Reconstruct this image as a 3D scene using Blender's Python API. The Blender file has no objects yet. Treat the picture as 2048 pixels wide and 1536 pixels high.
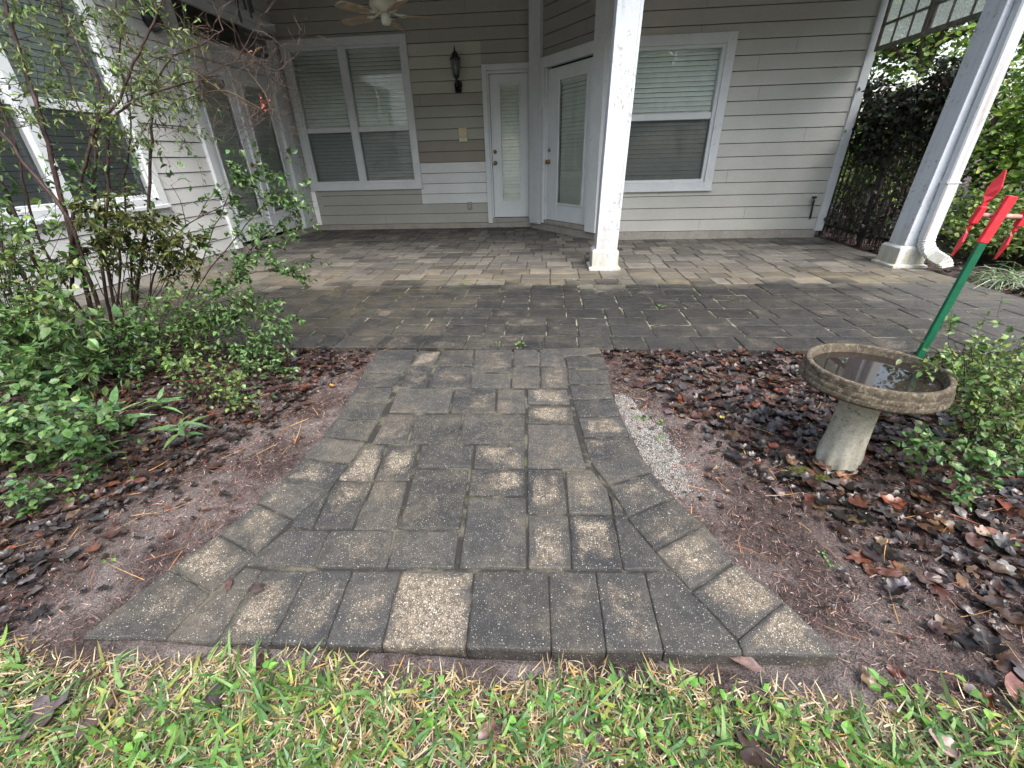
import bpy, bmesh, math, random
import numpy as np
from mathutils import Vector, Matrix
random.seed(7); rng = np.random.default_rng(7)
scn = bpy.context.scene
PI = math.pi

# ------------------------------------------------------------------ camera
FPX, CAMH = 846.9, 1.065
PITCH, YAW, ROLL = 0.490, -0.086, -0.028
def cam_rows():
    f = np.array([math.sin(YAW)*math.cos(PITCH), math.cos(YAW)*math.cos(PITCH), -math.sin(PITCH)])
    r = np.array([math.cos(YAW), -math.sin(YAW), 0.0]); u = np.cross(r, f)
    c, s = math.cos(ROLL), math.sin(ROLL)
    return np.array([c*r+s*u, -s*r+c*u, f])
CM = cam_rows()
cam = bpy.data.cameras.new('camera'); camo = bpy.data.objects.new('camera', cam)
scn.collection.objects.link(camo); scn.camera = camo
cam.sensor_width = 36; cam.lens = FPX/2048*36; cam.clip_start = .02; cam.clip_end = 400
camo.matrix_world = Matrix([[CM[0][0], CM[1][0], -CM[2][0], 0], [CM[0][1], CM[1][1], -CM[2][1], 0],
                            [CM[0][2], CM[1][2], -CM[2][2], CAMH], [0, 0, 0, 1]])
# ------------------------------------------------------------------ sky, sun, exposure
SUN_EL, SUN_AZ = math.radians(56), math.radians(152)      # azimuth clockwise from +Y
w = bpy.data.worlds.new('World'); scn.world = w; w.use_nodes = True
nt = w.node_tree; nt.nodes.clear()
sky = nt.nodes.new('ShaderNodeTexSky'); sky.sky_type = 'NISHITA'; sky.sun_disc = False
sky.sun_elevation = SUN_EL; sky.sun_rotation = SUN_AZ; sky.air_density = 1.4; sky.dust_density = 4
hs = nt.nodes.new('ShaderNodeHueSaturation'); hs.inputs['Saturation'].default_value = .72
bg = nt.nodes.new('ShaderNodeBackground'); bg.inputs[1].default_value = .15
wo = nt.nodes.new('ShaderNodeOutputWorld')
nt.links.new(sky.outputs[0], hs.inputs['Color']); nt.links.new(hs.outputs[0], bg.inputs[0]); nt.links.new(bg.outputs[0], wo.inputs[0])
sl = bpy.data.lights.new('sun', 'SUN'); sl.energy = 1.3; sl.angle = math.radians(25); sl.color = (1, .985, .96)
so = bpy.data.objects.new('sun', sl); scn.collection.objects.link(so)
sd = Vector((math.sin(SUN_AZ)*math.cos(SUN_EL), math.cos(SUN_AZ)*math.cos(SUN_EL), math.sin(SUN_EL)))
so.rotation_euler = sd.to_track_quat('Z', 'Y').to_euler()
scn.view_settings.view_transform = 'Standard'; scn.view_settings.look = 'None'
scn.view_settings.exposure = 1.62; scn.view_settings.gamma = 1
scn.cycles.max_bounces = 8; scn.cycles.transparent_max_bounces = 12
scn.cycles.diffuse_bounces = 5

# ------------------------------------------------------------------ tracing back to real places
def ray(u, v): return CM.T @ np.array([(u-1024)/FPX, (768-v)/FPX, 1.0])
def gp(u, v, z=0.0):
    d = ray(u, v); return d*((z-CAMH)/d[2]) + np.array([0, 0, CAMH])
def py(u, v, Y):
    d = ray(u, v); return d*(Y/d[1]) + np.array([0, 0, CAMH])

# ------------------------------------------------------------------ object helpers
def link(o, parent=None):
    scn.collection.objects.link(o)
    if parent is not None: o.parent = parent
    return o
def tag(o, label=None, cat=None, group=None, kind=None):
    if label: o['label'] = label
    if cat: o['category'] = cat
    if group: o['group'] = group
    if kind: o['kind'] = kind
    return o
def empty(name, loc=(0, 0, 0), label=None, cat=None, group=None, rz=0):
    o = bpy.data.objects.new(name, None); o.location = loc; o.rotation_euler = (0, 0, rz); link(o)
    return tag(o, label, cat, group)
def mesh_np(name, V, loops, sizes, mat, parent=None, C=None, smooth=False, loc=None):
    V = np.asarray(V, np.float32); loops = np.asarray(loops, np.int32); sizes = np.asarray(sizes, np.int32)
    me = bpy.data.meshes.new(name)
    me.vertices.add(len(V)); me.vertices.foreach_set('co', V.ravel())
    me.loops.add(len(loops)); me.loops.foreach_set('vertex_index', loops)
    me.polygons.add(len(sizes)); st = np.concatenate([[0], np.cumsum(sizes)[:-1]]).astype(np.int32)
    me.polygons.foreach_set('loop_start', st)
    me.polygons.foreach_set('use_smooth', np.full(len(sizes), bool(smooth)))
    if C is not None:
        a = me.color_attributes.new('Col', 'FLOAT_COLOR', 'POINT')
        cc = np.ones((len(V), 4), np.float32); cc[:, :3] = C; a.data.foreach_set('color', cc.ravel())
    me.materials.append(mat); me.update(calc_edges=True); me.validate()
    o = bpy.data.objects.new(name, me)
    if loc is not None: o.location = loc
    return link(o, parent)
class MB:
    """collects shapes, then links them as ONE mesh"""
    def __init__(s): s.v = []; s.l = []; s.n = []; s.c = []
    def add(s, vs, fs, col=(1, 1, 1)):
        b = len(s.v); s.v += [tuple(p) for p in vs]; s.c += [col]*len(vs)
        for f in fs: s.l += [b+i for i in f]; s.n.append(len(f))
    def box(s, x0, x1, y0, y1, z0, z1, bev=0, col=(1, 1, 1)):
        s.obox((x0, y0, z0), (x1-x0, 0, 0), (0, y1-y0, 0), (0, 0, z1-z0), bev, col)
    def obox(s, o, a, b, c, bev=0, col=(1, 1, 1)):
        o, a, b, c = map(np.array, (o, a, b, c)); o = o.astype(float)
        if bev <= 0:
            P = [o, o+a, o+a+b, o+b, o+c, o+a+c, o+a+b+c, o+b+c]
            s.add(P, [(0, 3, 2, 1), (4, 5, 6, 7), (0, 1, 5, 4), (1, 2, 6, 5), (2, 3, 7, 6), (3, 0, 4, 7)], col); return
        ax = [a, b, c]; L = [np.linalg.norm(q) for q in ax]; U = [q/max(l, 1e-9) for q, l in zip(ax, L)]
        idx = {}; P = []
        for i in (0, 1):
            for j in (0, 1):
                for k in (0, 1):
                    base = o+a*i+b*j+c*k; sg = [1-2*i, 1-2*j, 1-2*k]
                    for m in range(3):
                        p = base.copy()
                        for q in range(3):
                            if q != m: p = p+U[q]*sg[q]*bev
                        idx[(i, j, k, m)] = len(P); P.append(p)
        F = []
        for m in range(3):
            for e in (0, 1):
                o1, o2 = (m+1) % 3, (m+2) % 3; q = []
                for (p1, p2) in ((0, 0), (1, 0), (1, 1), (0, 1)):
                    t = [0, 0, 0]; t[m] = e; t[o1] = p1; t[o2] = p2; q.append(idx[(t[0], t[1], t[2], m)])
                F.append(q if e else q[::-1])
        for m in range(3):
            o1, o2 = (m+1) % 3, (m+2) % 3
            for p1 in (0, 1):
                for p2 in (0, 1):
                    t0 = [0, 0, 0]; t0[o1] = p1; t0[o2] = p2; t1 = list(t0); t1[m] = 1
                    F.append([idx[(*t0, o1)], idx[(*t1, o1)], idx[(*t1, o2)], idx[(*t0, o2)]])
        for i in (0, 1):
            for j in (0, 1):
                for k in (0, 1): F.append([idx[(i, j, k, 0)], idx[(i, j, k, 1)], idx[(i, j, k, 2)]])
        s.add(P, F, col)
    def lathe(s, prof, c=(0, 0, 0), n=32, col=(1, 1, 1), ax=None, cap=True):
        c = np.array(c, float)
        if ax is None: X, Y, Z = np.eye(3)
        else:
            Z = np.array(ax, float); Z /= np.linalg.norm(Z); h = np.array([0, 0, 1.]) if abs(Z[2]) < .9 else np.array([1., 0, 0])
            X = np.cross(h, Z); X /= np.linalg.norm(X); Y = np.cross(Z, X)
        P = [c+X*r*math.cos(2*PI*i/n)+Y*r*math.sin(2*PI*i/n)+Z*z for r, z in prof for i in range(n)]
        F = [(k*n+i, k*n+(i+1) % n, (k+1)*n+(i+1) % n, (k+1)*n+i) for k in range(len(prof)-1) for i in range(n)]
        if cap: F += [tuple(range(n))[::-1], tuple((len(prof)-1)*n+i for i in range(n))]
        s.add(P, F, col)
    def tube(s, pts, r, n=6, col=(1, 1, 1), cap=True):
        pts = [np.array(p, float) for p in pts]; m = len(pts)
        rr = r if isinstance(r, (list, tuple)) else [r]*m
        P = []; up = None
        for i, p in enumerate(pts):
            t = pts[min(i+1, m-1)]-pts[max(i-1, 0)]; t = t/(np.linalg.norm(t)+1e-9)
            if up is None: up = np.array([0, 0, 1.]) if abs(t[2]) < .9 else np.array([1., 0, 0])
            x = np.cross(up, t); x /= np.linalg.norm(x)+1e-9; y = np.cross(t, x); up = y
            for k in range(n):
                a = 2*PI*k/n; P.append(p+(x*math.cos(a)+y*math.sin(a))*rr[i])
        F = [(i*n+k, i*n+(k+1) % n, (i+1)*n+(k+1) % n, (i+1)*n+k) for i in range(m-1) for k in range(n)]
        if cap: F += [tuple(range(n))[::-1], tuple((m-1)*n+k for k in range(n))]
        s.add(P, F, col)
    def prism(s, poly, z0, z1, col=(1, 1, 1)):
        n = len(poly); P = [(x, y, z0) for x, y in poly]+[(x, y, z1) for x, y in poly]
        s.add(P, [tuple(range(n))[::-1], tuple(range(n, 2*n))]+[(i, (i+1) % n, n+(i+1) % n, n+i) for i in range(n)], col)
    def build(s, name, mat, parent=None, smooth=False, col=True, loc=None):
        V = np.array(s.v)
        if loc is not None: V = V-np.array(loc)
        return mesh_np(name, V, s.l, s.n, mat, parent, np.array(s.c) if col else None, smooth, loc)

# ------------------------------------------------------------------ material helpers
class NT:
    def __init__(s, name):
        s.m = bpy.data.materials.new(name); s.m.use_nodes = True; s.t = s.m.node_tree; s.t.nodes.clear()
        s.out = s.n('ShaderNodeOutputMaterial'); s.b = s.n('ShaderNodeBsdfPrincipled'); s.L(s.b.outputs[0], s.out.inputs[0])
        s.tc = s.n('ShaderNodeNewGeometry')
    def n(s, k, **a):
        x = s.t.nodes.new(k)
        for q, v in a.items(): setattr(x, q, v)
        return x
    def L(s, a, b): s.t.links.new(a, b)
    @property
    def pos(s): return s.tc.outputs['Position']
    def noise(s, sc, det=4, rough=.6, vec=None, dist=0):
        x = s.n('ShaderNodeTexNoise'); x.inputs['Scale'].default_value = sc; x.inputs['Detail'].default_value = det
        x.inputs['Roughness'].default_value = rough; x.inputs['Distortion'].default_value = dist
        s.L(vec or s.pos, x.inputs['Vector']); return x.outputs[0]
    def vor(s, sc, feat='F1', vec=None):
        x = s.n('ShaderNodeTexVoronoi'); x.inputs['Scale'].default_value = sc; x.feature = feat
        s.L(vec or s.pos, x.inputs['Vector']); return x
    def scale(s, sx, sy, sz, vec=None):
        x = s.n('ShaderNodeMapping'); x.inputs['Scale'].default_value = (sx, sy, sz); s.L(vec or s.pos, x.inputs[0]); return x.outputs[0]
    def rng(s, a, lo, hi, o0=0, o1=1, smooth=True):
        x = s.n('ShaderNodeMapRange'); x.interpolation_type = 'SMOOTHSTEP' if smooth else 'LINEAR'
        x.inputs[1].default_value = lo; x.inputs[2].default_value = hi; x.inputs[3].default_value = o0; x.inputs[4].default_value = o1
        s.L(a, x.inputs[0]); return x.outputs[0]
    def math(s, op, a, b=0, clamp=False):
        x = s.n('ShaderNodeMath'); x.operation = op; x.use_clamp = clamp
        for i, v in enumerate((a, b)):
            if isinstance(v, (int, float)): x.inputs[i].default_value = v
            else: s.L(v, x.inputs[i])
        return x.outputs[0]
    def mix(s, f, a, b, mode='MIX'):
        x = s.n('ShaderNodeMix'); x.data_type = 'RGBA'; x.blend_type = mode
        for i, v in ((0, f), (6, a), (7, b)):
            if isinstance(v, (int, float)): x.inputs[i].default_value = v
            elif isinstance(v, tuple): x.inputs[i].default_value = (*v, 1)
            else: s.L(v, x.inputs[i])
        return x.outputs[2]
    def attr(s):
        x = s.n('ShaderNodeAttribute'); x.attribute_name = 'Col'; return x.outputs['Color']
    def sep(s, c):
        x = s.n('ShaderNodeSeparateXYZ'); s.L(c, x.inputs[0]); return x.outputs
    def bump(s, h, st=.3, d=.01):
        x = s.n('ShaderNodeBump'); x.inputs['Strength'].default_value = st; x.inputs['Distance'].default_value = d
        s.L(h, x.inputs['Height']); s.L(x.outputs[0], s.b.inputs['Normal'])
    def fin(s, col, rough=.6, spec=.5, metal=0):
        if isinstance(col, tuple): s.b.inputs['Base Color'].default_value = (*col, 1)
        else: s.L(col, s.b.inputs['Base Color'])
        if isinstance(rough, (int, float)): s.b.inputs['Roughness'].default_value = rough
        else: s.L(rough, s.b.inputs['Roughness'])
        s.b.inputs['Specular IOR Level'].default_value = spec; s.b.inputs['Metallic'].default_value = metal
        return s.m

def m_plain(name, col, rough=.5, var=.12, sc=9, metal=0, spec=.5, bump=0, bsc=200, use_col=False):
    t = NT(name); n = t.noise(sc, 5)
    c = t.mix(t.rng(n, .3, .7), tuple(v*(1-var) for v in col), tuple(min(1, v*(1+var)) for v in col))
    if use_col: c = t.mix(1.0, c, t.attr(), 'MULTIPLY')
    if bump: t.bump(t.noise(bsc, 2), bump, .003)
    return t.fin(c, rough, spec, metal)
def m_leaf(name, rough=.4, trans=.25, var=.35):
    t = NT(name); c = t.attr(); n = t.noise(60, 2)
    c = t.mix(t.rng(n, .3, .7), c, t.mix(1.0, c, (1-var, 1-var, 1-var), 'MULTIPLY'))
    t.fin(c, rough, .5)
    if trans > 0:
        tr = t.n('ShaderNodeBsdfTranslucent'); t.L(c, tr.inputs[0]); mx = t.n('ShaderNodeMixShader'); mx.inputs[0].default_value = trans
        t.L(t.b.outputs[0], mx.inputs[1]); t.L(tr.outputs[0], mx.inputs[2]); t.L(mx.outputs[0], t.out.inputs[0])
    return t.m
def m_white(name, col=(.74, .76, .77), spots=.5, base_grime=False, rough=.45):
    t = NT(name)
    n = t.noise(5, 6, .7); c = t.mix(t.rng(n, .35, .75), col, tuple(v*.9 for v in col))
    if spots:
        sp = t.math('MULTIPLY', t.rng(t.noise(26, 8, .75), .54, .62), t.rng(t.noise(4.1, 3), .46, .58))
        c = t.mix(t.math('MULTIPLY', sp, spots), c, (.30, .30, .285))
        fn = t.rng(t.noise(150, 2), .54, .66); c = t.mix(t.math('MULTIPLY', fn, spots*.5), c, (.35, .34, .30))
    if base_grime:
        z = t.sep(t.pos)[2]; st = t.noise(14, 5, .6, t.scale(1, 1, .12))
        dr = t.math('MULTIPLY', t.rng(t.noise(22, 5, .6, t.scale(1, 1, .04)), .52, .66), t.rng(t.noise(2, 3), .4, .6)); c = t.mix(t.math('MULTIPLY', dr, .45), c, (.30, .30, .28))
        g = t.math('MULTIPLY', t.rng(z, .0, .42, 1, 0), t.rng(st, .35, .62))
        c = t.mix(t.math('MULTIPLY', g, .75), c, (.36, .34, .20))
        ru = t.math('MULTIPLY', t.rng(t.noise(9, 5, .6, t.scale(1, 1, .06)), .52, .68), .35); c = t.mix(ru, c, (.36, .27, .22))
    t.bump(t.noise(120, 3), .08, .002)
    return t.fin(c, rough, .4)
def m_siding():
    t = NT('painted_siding'); a = t.attr()
    grain = t.noise(22, 5, .6, t.scale(1, 1, 9)); n = t.noise(1.3, 4)
    c = t.mix(t.rng(n, .3, .7), (.93, .93, .93), (1.05, 1.05, 1.05)); c = t.mix(1.0, a, c, 'MULTIPLY')
    c = t.mix(t.rng(grain, .35, .75, 0, .16), c, (.12, .11, .09))
    dirt = t.math('MULTIPLY', t.rng(t.noise(7, 8, .8), .62, .72), .35); c = t.mix(dirt, c, (.16, .14, .11))
    t.bump(grain, .12, .002); return t.fin(c, .55, .35)
def m_paver(name, patio=False):
    t = NT(name); r, g, b = t.sep(t.attr()); P = t.sep(t.pos)
    r = t.math('MULTIPLY', r, .6) if patio else r
    big = t.noise(7, 4, .6); fine = t.noise(420, 2, .6); med = t.noise(60, 5, .7)
    dark = t.mix(g, (.030, .031, .033), (.056, .055, .054))
    dark = t.mix(t.rng(big, .40, .70), dark, t.mix(.32, dark, (.105, .094, .080)))
    tanc = t.mix(t.rng(med, .3, .7), (.095, .076, .056), (.20, .162, .118))
    thr = t.math('SUBTRACT', 1.52, t.math('MULTIPLY', r, .58)); nb = t.math('ADD', t.math('MULTIPLY', t.noise(5.5, 6, .72), 1.75), t.math('MULTIPLY', b, .34))
    f = t.math('MULTIPLY', t.rng(t.math('SUBTRACT', nb, thr), -.20, .24), t.rng(r, .02, .35, .25, 1), True)
    f = t.math('MULTIPLY', f, t.rng(med, .25, .6, .55, 1), True)
    wide = t.noise(2.3, 4, .6); dark = t.mix(t.rng(wide, .40, .64), dark, t.mix(1.0, dark, (1.5, 1.4, 1.22), 'MULTIPLY'))
    c = t.mix(f, dark, tanc)
    c = t.mix(t.rng(fine, .35, .65, 0, .75), c, t.mix(1.0, c, (.38, .38, .38), 'MULTIPLY')); c = t.mix(t.rng(t.noise(26, 6, .75), .42, .62, 0, .6), c, t.mix(1.0, c, (1.7, 1.66, 1.6), 'MULTIPLY'))
    # exposed pale aggregate
    v = t.vor(175); rnd = t.sep(v.outputs['Color'])
    lim = t.math('MULTIPLY', t.math('POWER', rnd[0], 1.7), .42)
    lim = t.math('MULTIPLY', lim, t.math('ADD', .72, t.math('MULTIPLY', f, .45)))
    sp = t.rng(t.math('SUBTRACT', lim, v.outputs['Distance']), 0, .05)
    v2 = t.vor(330); rn2 = t.sep(v2.outputs['Color']); l2 = t.math('MULTIPLY', t.math('POWER', rn2[1], 1.5), t.math('ADD', .34, t.math('MULTIPLY', f, .4)))
    sp2 = t.rng(t.math('SUBTRACT', l2, v2.outputs['Distance']), 0, .08)
    sp = t.math('MAXIMUM', sp, t.math('MULTIPLY', sp2, .8))
    stone = t.mix(rnd[1], (.46, .44, .38), (.22, .20, .165))
    if patio:
        # the roof keeps the rear half clean; the front half is black with lichen
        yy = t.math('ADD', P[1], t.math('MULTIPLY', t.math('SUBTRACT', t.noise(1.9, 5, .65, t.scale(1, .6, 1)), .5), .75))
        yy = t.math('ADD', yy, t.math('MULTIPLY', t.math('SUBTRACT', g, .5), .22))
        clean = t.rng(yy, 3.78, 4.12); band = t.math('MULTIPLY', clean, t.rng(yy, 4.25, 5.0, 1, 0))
        cl = t.mix(g, (.050, .048, .046), (.115, .108, .100)); cl = t.mix(t.math('MULTIPLY', r, .8), cl, (.23, .215, .185))
        cl = t.mix(t.rng(t.noise(16, 5, .7, t.scale(.6, 1.6, 1)), .38, .66, 0, .55), cl, t.mix(1.0, cl, (.42, .41, .41), 'MULTIPLY'))
        cl = t.mix(t.math('MULTIPLY', band, t.rng(t.noise(2.3, 5, .7), .35, .65, .05, .5)), cl, (.165, .135, .085))
        gr = t.math('MULTIPLY', t.rng(yy, 3.5, 3.85), t.rng(yy, 3.95, 4.2, 1, 0))
        bl = t.mix(t.math('MULTIPLY', gr, t.rng(t.noise(4, 4), .35, .6)), c, (.020, .019, .018))
        pale = t.math('MULTIPLY', t.rng(t.noise(3, 6, .75, t.scale(.5, 1.2, 1)), .52, .66), .55)
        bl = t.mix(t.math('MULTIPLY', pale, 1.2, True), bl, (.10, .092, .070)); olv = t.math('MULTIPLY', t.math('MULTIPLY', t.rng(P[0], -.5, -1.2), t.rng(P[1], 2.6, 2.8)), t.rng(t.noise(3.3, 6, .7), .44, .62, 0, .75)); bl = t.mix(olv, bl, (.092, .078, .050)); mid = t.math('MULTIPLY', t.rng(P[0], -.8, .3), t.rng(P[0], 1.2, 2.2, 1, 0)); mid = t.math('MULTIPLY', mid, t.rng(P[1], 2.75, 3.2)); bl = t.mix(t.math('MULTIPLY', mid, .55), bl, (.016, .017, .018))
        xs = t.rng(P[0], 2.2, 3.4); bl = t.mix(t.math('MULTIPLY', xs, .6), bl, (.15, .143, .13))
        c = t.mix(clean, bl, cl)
        sp = t.math('MULTIPLY', sp, t.rng(clean, 0, 1, .9, .08)); 
        moss = t.math('MULTIPLY', t.math('MULTIPLY', t.rng(yy, 3.7, 3.95), t.rng(yy, 4.1, 4.4, 1, 0)), t.rng(t.noise(8, 6, .8), .56, .66))
        c = t.mix(t.math('MULTIPLY', moss, .7), c, (.10, .12, .035))
    if patio:
        ct = t.noise(2.7, 6, .7, t.scale(.7, 1.3, 1)); c = t.mix(t.rng(ct, .34, .50, .55, 0), c, t.mix(1.0, c, (.45, .45, .46), 'MULTIPLY')); c = t.mix(t.rng(ct, .52, .68), c, t.mix(1.0, c, (1.35, 1.30, 1.15), 'MULTIPLY'))
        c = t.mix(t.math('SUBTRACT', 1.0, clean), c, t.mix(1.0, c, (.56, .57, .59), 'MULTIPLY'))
    c = t.mix(sp, c, stone)
    t.bump(t.math('ADD', t.math('MULTIPLY', fine, .5), t.math('MULTIPLY', med, .9)), .5, .004)
    return t.fin(c, t.rng(big, .3, .7, .52, .82), .25)
def m_joint():
    t = NT('joint_sand'); P = t.sep(t.pos); n = t.noise(9, 5, .7); f = t.noise(300, 2)
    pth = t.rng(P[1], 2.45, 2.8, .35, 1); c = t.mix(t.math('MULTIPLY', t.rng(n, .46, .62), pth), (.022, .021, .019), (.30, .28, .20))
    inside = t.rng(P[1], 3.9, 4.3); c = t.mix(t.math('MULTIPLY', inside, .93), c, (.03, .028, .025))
    c = t.mix(t.math('MULTIPLY', t.rng(t.noise(5, 5, .7), .58, .66), .5), c, (.11, .14, .04))
    c = t.mix(t.rng(f, .3, .7, 0, .5), c, (.05, .045, .04)); t.bump(f, .6, .004); return t.fin(c, .9, .2)
def m_soil():
    t = NT('soil'); n = t.noise(3.2, 6, .65); f = t.noise(260, 3, .7); md = t.noise(40, 5, .75); P = t.sep(t.pos)
    c = t.mix(t.rng(f, .35, .65), (.028, .019, .017), (.12, .088, .080))
    c = t.mix(t.rng(md, .40, .62), c, t.mix(1.0, c, (.45, .40, .40), 'MULTIPLY'))
    ax = t.math('ABSOLUTE', t.math('ADD', P[0], .28)); sandz = t.math('MULTIPLY', t.rng(ax, .8, 1.6, 1, 0), t.rng(P[1], 2.6, 1.6, 0, 1))
    sand = t.math('MULTIPLY', t.rng(n, .40, .62), sandz)
    c = t.mix(t.math('MULTIPLY', sand, .9), c, t.mix(t.rng(f, .3, .7), (.085, .068, .062), (.30, .26, .245)))
    t.bump(t.math('ADD', f, t.math('MULTIPLY', md, 2)), .9, .008); return t.fin(c, .8, .3)
def m_glass():
    t = NT('window_glass'); tr = t.n('ShaderNodeBsdfTransparent'); tr.inputs[0].default_value = (.95, .98, .965, 1)
    gl = t.n('ShaderNodeBsdfGlossy'); gl.inputs['Roughness'].default_value = .01; gl.inputs['Color'].default_value = (.95, 1, .97, 1)
    bp = t.n('ShaderNodeBump'); bp.inputs['Strength'].default_value = .06; bp.inputs['Distance'].default_value = .01
    t.L(t.noise(5, 1), bp.inputs['Height']); t.L(bp.outputs[0], gl.inputs['Normal'])
    fr = t.n('ShaderNodeFresnel'); fr.inputs[0].default_value = 1.9
    mx = t.n('ShaderNodeMixShader'); t.L(t.math('MULTIPLY', fr.outputs[0], 1.1, True), mx.inputs[0])
    t.L(tr.outputs[0], mx.inputs[1]); t.L(gl.outputs[0], mx.inputs[2]); t.L(mx.outputs[0], t.out.inputs[0]); return t.m
def m_screen():
    t = NT('insect_screen'); tr = t.n('ShaderNodeBsdfTransparent'); tr.inputs[0].default_value = (.70, .70, .71, 1)
    mx = t.n('ShaderNodeMixShader'); mx.inputs[0].default_value = .18; t.fin((.02, .021, .025), .6, .2)
    t.L(tr.outputs[0], mx.inputs[1]); t.L(t.b.outputs[0], mx.inputs[2]); t.L(mx.outputs[0], t.out.inputs[0]); return t.m
def m_concrete(name, cols, lich=.6, sc=1.0):
    t = NT(name); z = t.noise(9*sc, 6, .75); f = t.noise(160*sc, 3, .7); m = t.noise(38*sc, 6, .8)
    c = t.mix(t.rng(z, .35, .65), cols[0], cols[1]); c = t.mix(t.rng(m, .5, .66, 0, lich), c, cols[2])
    c = t.mix(t.math('MULTIPLY', t.rng(t.noise(21*sc, 6, .8), .56, .64), .75), c, cols[3])
    c = t.mix(t.rng(f, .35, .7, 0, .45), c, t.mix(1.0, c, (.5, .5, .48), 'MULTIPLY')); t.bump(t.math('ADD', f, m), .5, .004)
    return t.fin(c, .85, .25)

M = {}
M['white'] = m_white('white_trim_paint', (.60, .635, .655), .35)
M['column'] = m_white('weathered_white_paint', (.56, .60, .66), 1.0, True)
M['door'] = m_white('door_paint', (.62, .66, .68), .12)
M['spout'] = m_white('stained_white_metal', (.54, .58, .61), .8, True, .35)
M['siding'] = m_siding()
M['found'] = m_concrete('foundation_stucco', [(.30, .28, .25), (.36, .34, .31), (.42, .40, .37), (.17, .16, .14)], .3, .7)
M['path'] = m_paver('path_pavers'); M['patio'] = m_paver('patio_pavers', True); M['joint'] = m_joint(); M['soil'] = m_soil()
M['glass'] = m_glass(); M['screen'] = m_screen()
M['blind'] = m_plain('blind_slats', (.93, .95, .92), .5, .05)
M['dark'] = m_plain('room_darkness', (.018, .018, .019), .9)
M['black'] = m_plain('black_metal', (.012, .013, .016), .35, .3)
M['iron'] = m_plain('fence_iron', (.010, .010, .011), .5, .3)
M['brass'] = m_plain('aged_brass', (.30, .20, .09), .32, .3, 60, 1)
M['ceil'] = m_plain('porch_ceiling_paint', (.60, .60, .57), .7)
M['shingle'] = m_plain('roof_shingles', (.07, .065, .06), .9, .4, 30)
M['leaf'] = m_leaf('leaves_green', .38, .28); M['leafdk'] = m_leaf('vine_leaves', .45, .08)
M['litter'] = m_leaf('wet_dead_leaves', .36, .04, .5); M['grass'] = m_leaf('grass_blades', .5, .3, .25)
M['fibre'] = m_leaf('mulch_fibre', .6, 0, .3); M['petal'] = m_leaf('tree_leaves', .5, .35, .3)
M['bark'] = m_plain('dark_bark', (.055, .036, .032), .7, .5, 45, bump=.5, use_col=True)
M['trunk'] = m_plain('tree_bark', (.10, .08, .065), .9, .4, 14, bump=.8, bsc=40)
M['red'] = m_plain('red_paint', (.62, .03, .045), .42, .22, 30); M['green'] = m_plain('green_paint', (.006, .10, .05), .35, .15, 30)
M['dowel'] = m_plain('weathered_dowel', (.45, .24, .20), .7, .25, 40)
M['cream'] = m_plain('yellowed_plastic', (.48, .43, .27), .45, .08, 20); M['greybox'] = m_plain('grey_plastic', (.26, .27, .27), .4)
M['fanw'] = m_plain('fan_housing_enamel', (.55, .54, .45), .35, .08); M['blade'] = m_plain('fan_blade_wood', (.30, .23, .15), .5, .3, 12)
M['bathtop'] = m_concrete('basin_concrete', [(.055, .043, .034), (.12, .097, .070), (.30, .28, .19), (.022, .017, .015)], .8, 2.2)
M['bathped'] = m_concrete('pedestal_concrete', [(.38, .36, .29), (.50, .49, .43), (.22, .23, .14), (.11, .10, .075)], .5, 1.6)
M['gravel'] = m_leaf('white_gravel', .7, 0, .2); M['moss'] = m_leaf('moss', .9, .1, .5)
M['sash'] = m_plain('old_sash_paint', (.14, .135, .115), .6, .3, 25)
t = NT('bird_bath_water'); t.bump(t.noise(18, 2), .02, .003); t.fin((.022, .017, .015), .015, .6); t.b.inputs['IOR'].default_value = 1.45; M['water'] = t.m
t = NT('frosted_old_glass'); tr = t.n('ShaderNodeBsdfTranslucent'); tr.inputs[0].default_value = (.75, .8, .76, 1); tp = t.n('ShaderNodeBsdfTransparent')
gl = t.n('ShaderNodeBsdfGlossy'); gl.inputs['Roughness'].default_value = .12
mx = t.n('ShaderNodeMixShader'); t.L(t.rng(t.noise(60, 5, .7), .35, .65, .45, .85), mx.inputs[0]); t.L(tp.outputs[0], mx.inputs[1]); t.L(tr.outputs[0], mx.inputs[2])
mx2 = t.n('ShaderNodeMixShader'); mx2.inputs[0].default_value = .12; t.L(mx.outputs[0], mx2.inputs[1]); t.L(gl.outputs[0], mx2.inputs[2]); t.L(mx2.outputs[0], t.out.inputs[0]); M['oldglass'] = t.m
t = NT('clear_lantern_glass'); tp = t.n('ShaderNodeBsdfTransparent'); tp.inputs[0].default_value = (.7, .75, .74, 1); mx = t.n('ShaderNodeMixShader'); mx.inputs[0].default_value = .25
t.fin((.3, .33, .33), .2); t.L(tp.outputs[0], mx.inputs[1]); t.L(t.b.outputs[0], mx.inputs[2]); t.L(mx.outputs[0], t.out.inputs[0]); M['lglass'] = t.m

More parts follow.
